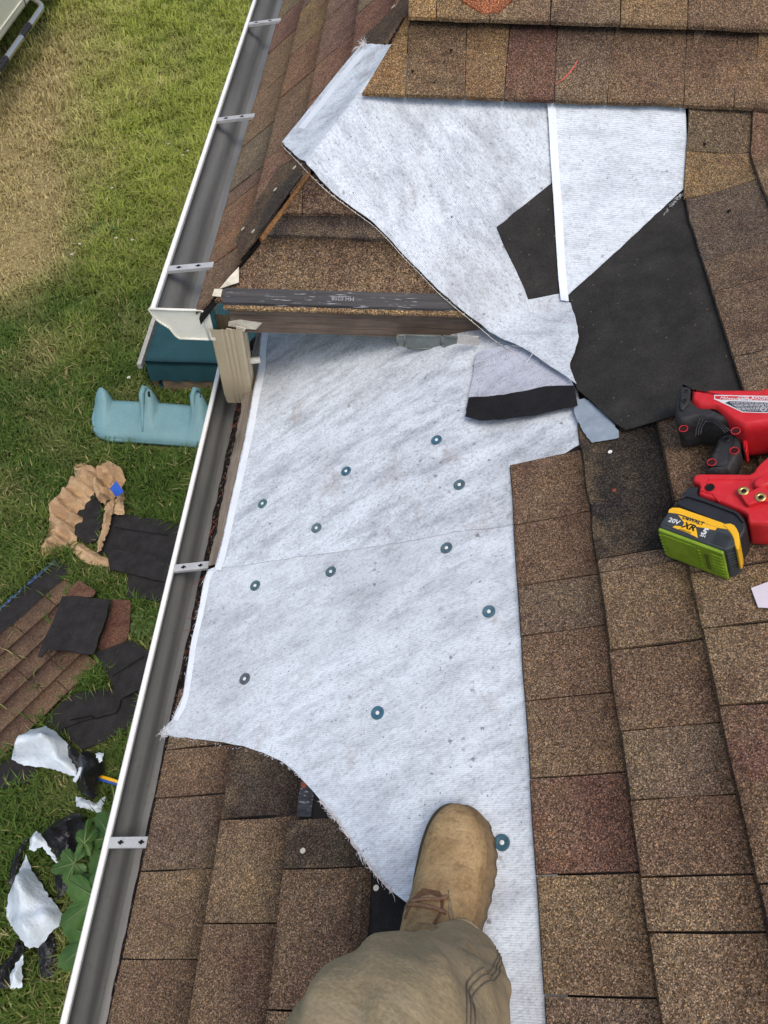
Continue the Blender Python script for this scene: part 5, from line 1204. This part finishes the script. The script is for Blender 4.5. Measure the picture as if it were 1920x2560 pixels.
# covered sandbox
def sandbox():
    t = thing('sandbox', 'low timber sandbox under a dark teal tarp beside the downspout', 'sandbox', (-1.6, 5.1, 0))
    x0, x1, y0, y1, z = -2.19, -.9, 4.57, 5.9, .36; V, Fc = [], []; nx, ny = 24, 24
    for j in range(ny + 1):
        for i in range(nx + 1):
            u, v = i / nx, j / ny; x, y = x0 + (x1 - x0) * u, y0 + (y1 - y0) * v; zz = z + .012 * nz(x, y, 3) + .004 * nz(x, y, 14) - .02 * math.sin(math.pi * u) * math.sin(math.pi * v); V.append((x - .01 * 0, y, zz))
    for j in range(ny):
        for i in range(nx): Fc.append((j * (nx + 1) + i, j * (nx + 1) + i + 1, (j + 1) * (nx + 1) + i + 1, (j + 1) * (nx + 1) + i))
    def skirt(pts, zlow):
        k0 = len(V); m = len(pts)
        for r in range(1, 5):
            for i, (ix, dx, dy) in enumerate(pts):
                p = V[ix]; q = r / 4; w_ = .012 * math.sin(i * 1.9) * q; V.append((p[0] + dx * (.02 * q + w_), p[1] + dy * (.02 * q + w_), p[2] - (z - zlow) * q))
        prev = [p[0] for p in pts]
        for r in range(4):
            cur = [k0 + r * m + i for i in range(m)]
            for i in range(m - 1): Fc.append((prev[i], prev[i + 1], cur[i + 1], cur[i]))
            prev = cur
    skirt([(i, 0, -1) for i in range(nx + 1)], .16); skirt([(j * (nx + 1), -1, 0) for j in range(ny + 1)], .1)
    obj('tarp', V, Fc, M['tarp'], t, True)
    obj('timber', *box((-1.55, 4.60, .07), 1.1, .05, .13), M['timber'], t); obj('timber', *box((-2.17, 5.2, .07), .05, 1.2, .13), M['timber'], t)
    obj('edge_board', *box((-2.235, 5.22, .33), .035, 1.36, .05), M['board_grey'], t)
    crumple('tarp_gather', [(372, 915), (395, 905), (425, 930), (430, 950), (400, 965), (385, 950)], .14, 'tarp', t, .03, 60, .02)
sandbox()
# pickup truck, only its sill and side step are in view
def truck():
    t = thing('pickup_truck', 'cream pickup truck with a polished tubular side step at the lawn edge', 'truck', (-6.0, 9.3, 0))
    xs = -5.16
    def body(z0, z1, x0, x1): return box(((x0 + x1) / 2, 9.2, (z0 + z1) / 2), x1 - x0, 5.4, z1 - z0)
    prof = [(xs - .04, .46), (xs + .0, .52), (xs + .015, .62), (xs + .03, .85), (xs + .02, 1.0), (xs - .03, 1.12), (xs - 1.8, 1.12), (xs - 1.85, .85), (xs - 1.8, .46)]
    b = obj('body', *extrude([(x, 6.0, z) for x, z in prof], (0, 6.0, 0), (0, 13.2, 0)), M['truck'], t); md = b.modifiers.new('b', 'BEVEL'); md.width = .03; md.segments = 3
    cabp = [(xs - .05, 1.12), (xs - .2, 1.75), (xs - 1.6, 1.75), (xs - 1.78, 1.12)]
    obj('cab', *extrude([(x, 8.6, z) for x, z in cabp], (0, 8.6, 0), (0, 11.0, 0)), M['truck'], t); obj('side_window', *extrude([(xs - .085, 8.85, 1.2), (xs - .085, 10.7, 1.2), (xs - .185, 10.6, 1.66), (xs - .185, 8.95, 1.66)], (0, 0, 0), (.012, 0, .003)), M['glass'], t)
    for y in (8.65, 9.75, 10.9): obj('door_seam', *tube([(xs + .002, y, .5), (xs + .034, y, .85), (xs + .02, y, 1.02)], .006, 5), M['hole'], t)
    obj('handle', *box((xs + .045, 9.9, .98), .03, .2, .035), M['chrome'], t); obj('sill_trim', *tube([(xs + .017, 8.5, .6), (xs + .02, 11.2, .6)], .008, 5), M['truck'], t)
    tp = spline([np.array(p) for p in [(xs - .05, 11.22, .46), (xs + .06, 11.17, .43), (xs + .13, 11.05, .42), (xs + .14, 10.8, .42), (xs + .14, 9.3, .42), (xs + .14, 7.6, .42), (xs + .13, 7.35, .42), (xs + .04, 7.22, .43), (xs - .05, 7.2, .46)]], 6)
    s_ = obj('side_step', *tube(tp, .040, 12), M['chrome'], t, True)
    for y in (10.35, 9.45, 8.3): obj('step_pad', *join([tube([(xs + .14, y - .19, .425), (xs + .14, y - .15, .427), (xs + .14, y + .15, .427), (xs + .14, y + .19, .425)], [.030, .043, .043, .030], 12)] + [box((xs + .14, y - .12 + .04 * i, .47), .05, .016, .008) for i in range(7)]), M['rubber'], s_, True)
    for y in (6.6, 12.6):
        for x in (xs - .12, xs - 1.66): wv = obj('wheel', *tube([(x - .12, y, .36), (x - .1, y, .36), (x + .08, y, .36), (x + .1, y, .36)], [.32, .36, .36, .32], 28), M['tyre'], t, True); obj('rim', *tube([(x - .13, y, .36), (x + .105, y, .36)], .2, 20), M['chrome'], wv, True)
truck()
# broad-leaved plant by the wall
def leaf_mesh(c, d, L, W, nrm, lobes=5, seed=0):
    """lobed leaf with a raised midrib fold"""
    d = Vector(d).normalized(); nrm = (Vector(nrm) - d * Vector(nrm).dot(d)).normalized(); s_ = d.cross(nrm); V = [Vector(c)]; n = 90; rng = random.Random(seed); ph = rng.uniform(0, 6)
    rim = []
    for i in range(n + 1):
        a = -math.pi * .93 + 2 * math.pi * .93 * i / n; r = .56 + .40 * abs(math.cos(a * 2.5)) ** 1.1 + .035 * abs(math.sin(a * 13 + ph)) + .03 * math.sin(a * 29)
        rim.append((r, a))
    for k in (.5, 1.0):
        for r, a in rim:
            x, y = math.cos(a) * r * L * .62 * k + L * .18 * k, math.sin(a) * r * W * .62 * k; z = -.16 * L * k * k * abs(math.sin(a)) + .05 * L * k * abs(math.sin(a * 3 + ph)) - .12 * L * max(0, math.cos(a)) * k * k; V.append(Vector(c) + d * x + s_ * y + nrm * z)
    Fc = [(0, 1 + i, 2 + i) for i in range(n)]; m = n + 1
    for i in range(n): Fc.append((1 + i, 1 + m + i, 2 + m + i, 2 + i))
    veins = [(Vector(c) + nrm * .003, V[1 + int(n * f)] + nrm * .004, V[1 + m + int(n * f)] * .98 + Vector(c) * .02 + nrm * .004) for f in (.5, .28, .72, .1, .9)]
    return (V, Fc), veins
def plant():
    t = thing('squash_plant', 'broad lobed green leaves of a squash plant growing below the gutter', 'plant', onZ(290, 2250))
    i = 0; bx_ = Vector(onZ(310, 2270, .05))
    for px, py, z, L, W, dx, dy in [(232, 2245, .55, .34, .34, -.5, -.35), (222, 2345, .38, .33, .34, -.5, -.4), (172, 2158, .45, .2, .17, -.9, -.25), (197, 2108, .5, .2, .11, -.15, .9), (262, 2095, .42, .3, .28, .2, .7), (268, 2170, .62, .32, .3, .4, .2), (270, 2330, .5, .36, .36, .4, -.4), (330, 2220, .5, .4, .4, .7, 0), (330, 2350, .45, .38, .38, .6, -.5), (240, 2195, .5, .24, .24, -.3, .35)]:
        c = Vector(onZ(px + 14, py, z)); (V, Fc), vn = leaf_mesh(c, (dx, dy, -.15), L * .88, W * .88, (.15, -.1, 1), 5, i); lf = obj('leaf', V, Fc, M['leaf'], t, True); i += 1
        obj('veins', *join([tube([a, b, e], [.0045, .003, .001], 4) for a, b, e in vn]), M['vein'], lf, True)
        obj('stalk', *tube([c, c.lerp(bx_, .4) + Vector((0, 0, .08)), bx_], [.007, .009, .012], 6), M['vein'], lf, True)
plant()
# leafy weeds and small white flowers
def weed(px, py, R, n, label, seed):
    rng = random.Random(seed); c = Vector(onZ(px, py)); parts = []
    for i in range(n):
        a = 6.28 * i / n + rng.uniform(-.2, .2); l = R * rng.uniform(.6, 1.1); w_ = l * .09; up = rng.uniform(.25, .8); d = Vector((math.cos(a), math.sin(a), 0)); s_ = Vector((-d.y, d.x, 0)); V = []
        for t_, k, z in ((0, .3, .02), (.35, .9, .35 * up), (.7, 1, .5 * up), (1, .05, .38 * up)): p = c + d * (l * t_) + Vector((0, 0, l * z + .02)); V += [p - s_ * w_ * k, p + Vector((0, 0, -w_ * .4)), p + s_ * w_ * k]
        parts.append((V, [(3 * j, 3 * j + 1, 3 * j + 4, 3 * j + 3) for j in range(3)] + [(3 * j + 1, 3 * j + 2, 3 * j + 5, 3 * j + 4) for j in range(3)]))
    t = thing('weed', label, 'plant', tuple(c), 'leafy weeds in the lawn')
    for V, Fc in parts: obj('leaf', V, Fc, M['weed'], t, True)
weed(355, 1565, .13, 22, 'leafy weed rosette in the gap between black shingles and gutter', 1); weed(265, 585, .18, 18, 'leafy weed with white flower heads in mid lawn', 3); 
fl = []
for px, py in [(290, 595), (331, 600), (180, 636), (200, 610), (286, 370), (421, 360), (470, 377), (403, 393), (335, 228), (348, 260), (280, 470), (372, 920), (322, 944), (358, 430), (457, 388)]:
    c = Vector(onZ(px, py, .09)); 
    for i in range(6): a = i * 1.05; fl.append(([c, c + Vector((.014 * math.cos(a - .35), .014 * math.sin(a - .35), .006)), c + Vector((.019 * math.cos(a), .019 * math.sin(a), .002)), c + Vector((.014 * math.cos(a + .35), .014 * math.sin(a + .35), .006))], [(0, 1, 2, 3)]))
tag(obj('clover_flowers', *join(fl), M['petal'], None), 'tiny white clover flower heads scattered in the lawn', 'flowers', kind='stuff')

# grass
def grass(N=330000):
    rs = np.random.RandomState(3)
    x = rs.uniform(-7.6, -.25, N * 3); y = rs.uniform(-1.3, 13.5, N * 3)
    dcam = np.sqrt(x ** 2 + y ** 2 + CZ ** 2); keep = rs.rand(N * 3) < np.clip((6.2 / dcam) ** 1.6, 0, 1)
    p = np.stack([x, y, np.full_like(x, -CZ)], 1) @ RC; u = 960 + FPX * p[:, 0] / -p[:, 2]; v = 1280 - FPX * p[:, 1] / -p[:, 2]
    keep &= (u > -420) & (u < 900) & (v > -420) & (v < 3200)
    for pl in FOOT:
        q = np.array(pl); bb = (x > q[:, 0].min()) & (x < q[:, 0].max()) & (y > q[:, 1].min()) & (y < q[:, 1].max()) & keep; ii = np.nonzero(bb)[0]; c_ = np.zeros(len(ii), bool)
        for k in range(len(q)):
            (x1, y1), (x2, y2) = q[k], q[k - 1]
            if y1 != y2: c_ ^= ((y1 > y[ii]) != (y2 > y[ii])) & (x[ii] < (x2 - x1) * (y[ii] - y1) / (y2 - y1) + x1)
        keep[ii[c_]] = False
    clump = np.sin(x * 3.1 + 2 * np.sin(y * 1.7)) * np.sin(y * 2.3 + 1.5 * np.sin(x * 2.2)); cl2 = np.sin(x * 9 + y * 4 + 2 * np.sin(y * 6)) * np.sin(y * 8 - x * 3)
    d = dry_np(x, y); keep &= rs.rand(N * 3) < np.clip(1.05 - .55 * d + .25 * cl2, .2, 1)
    keep &= (y > -1.3) & ~((x > -2.2) & (y > 4.6) & (y < 5.9)) & ~((x < -5.15) & (y > 6.4) & (y < 11.9) & (rs.rand(N * 3) < .7))
    x, y, d, clump, cl2 = x[keep][:N], y[keep][:N], d[keep][:N], clump[keep][:N], cl2[keep][:N]; n = len(x)
    far = np.clip((y - 2) / 8, 0, 1)
    L = rs.uniform(.05, .135, n) * (1 + .35 * clump + .25 * cl2) * (1 - .62 * d) * (1 + .5 * sm(6.5, 10, y)); a = rs.uniform(0, 6.283, n) + .8 * clump; lean = rs.uniform(.25, 1.1, n); W = rs.uniform(.0028, .006, n) * (1 + .55 * far)
    dx, dy = np.cos(a), np.sin(a); z0 = np.zeros(n)
    b0 = np.stack([x - dy * W, y + dx * W, z0], 1); b1 = np.stack([x + dy * W, y - dx * W, z0], 1)
    mx, my, mz = x + dx * L * lean * .35, y + dy * L * lean * .35, L * .62
    m0 = np.stack([mx - dy * W * .8, my + dx * W * .8, mz], 1); m1 = np.stack([mx + dy * W * .8, my - dx * W * .8, mz], 1)
    tp = np.stack([x + dx * L * lean, y + dy * L * lean, L * (1.0 - .32 * lean)], 1)
    V = np.stack([b0, b1, m0, m1, tp], 1).reshape(-1, 3)
    me = bpy.data.meshes.new('lawn_grass'); me.vertices.add(5 * n); me.vertices.foreach_set('co', V.ravel())
    idx = (np.arange(n) * 5)[:, None] + np.array([0, 1, 3, 0, 3, 2, 2, 3, 4])[None]; nl = 9 * n
    me.loops.add(nl); me.loops.foreach_set('vertex_index', idx.ravel().astype(np.int32)); me.polygons.add(3 * n); me.polygons.foreach_set('loop_start', np.arange(0, nl, 3, dtype=np.int32)); me.polygons.foreach_set('loop_total', np.full(3 * n, 3, dtype=np.int32))
    me.update(calc_edges=True)
    g1, g2, yel, straw = np.array([.06, .118, .020]), np.array([.115, .185, .034]), np.array([.42, .47, .088]), np.array([.50, .42, .20])
    t = rs.rand(n)[:, None]; c = g1 * (1 - t) + g2 * t
    yy = np.clip(sm(4.0, 9.0, y) * .98 + .22 * clump + .12 * cl2 - .05, 0, 1)[:, None] * (.6 + .4 * rs.rand(n)[:, None]); c = c * (1 - yy) + yel * yy  # farther blades go lighter and yellower, a sunny tint put into their colour
    dd = np.clip(d * 1.15 + (rs.rand(n) < .05 + .08 * (clump > .3)) * .7, 0, 1)[:, None]; c = c * (1 - dd) + straw * dd * (.75 + .4 * rs.rand(n)[:, None])
    c *= (.8 + .4 * rs.rand(n))[:, None]
    col = np.ones((n, 5, 4)); col[:, :, :3] = c[:, None, :]
    at = me.attributes.new('col', 'FLOAT_COLOR', 'POINT'); at.data.foreach_set('color', col.ravel())
    me.materials.append(M['blade']); o = bpy.data.objects.new('lawn_grass', me); COL.objects.link(o); tag(o, 'uneven green lawn grass with dry straw coloured patches', 'grass', kind='stuff')
grass()
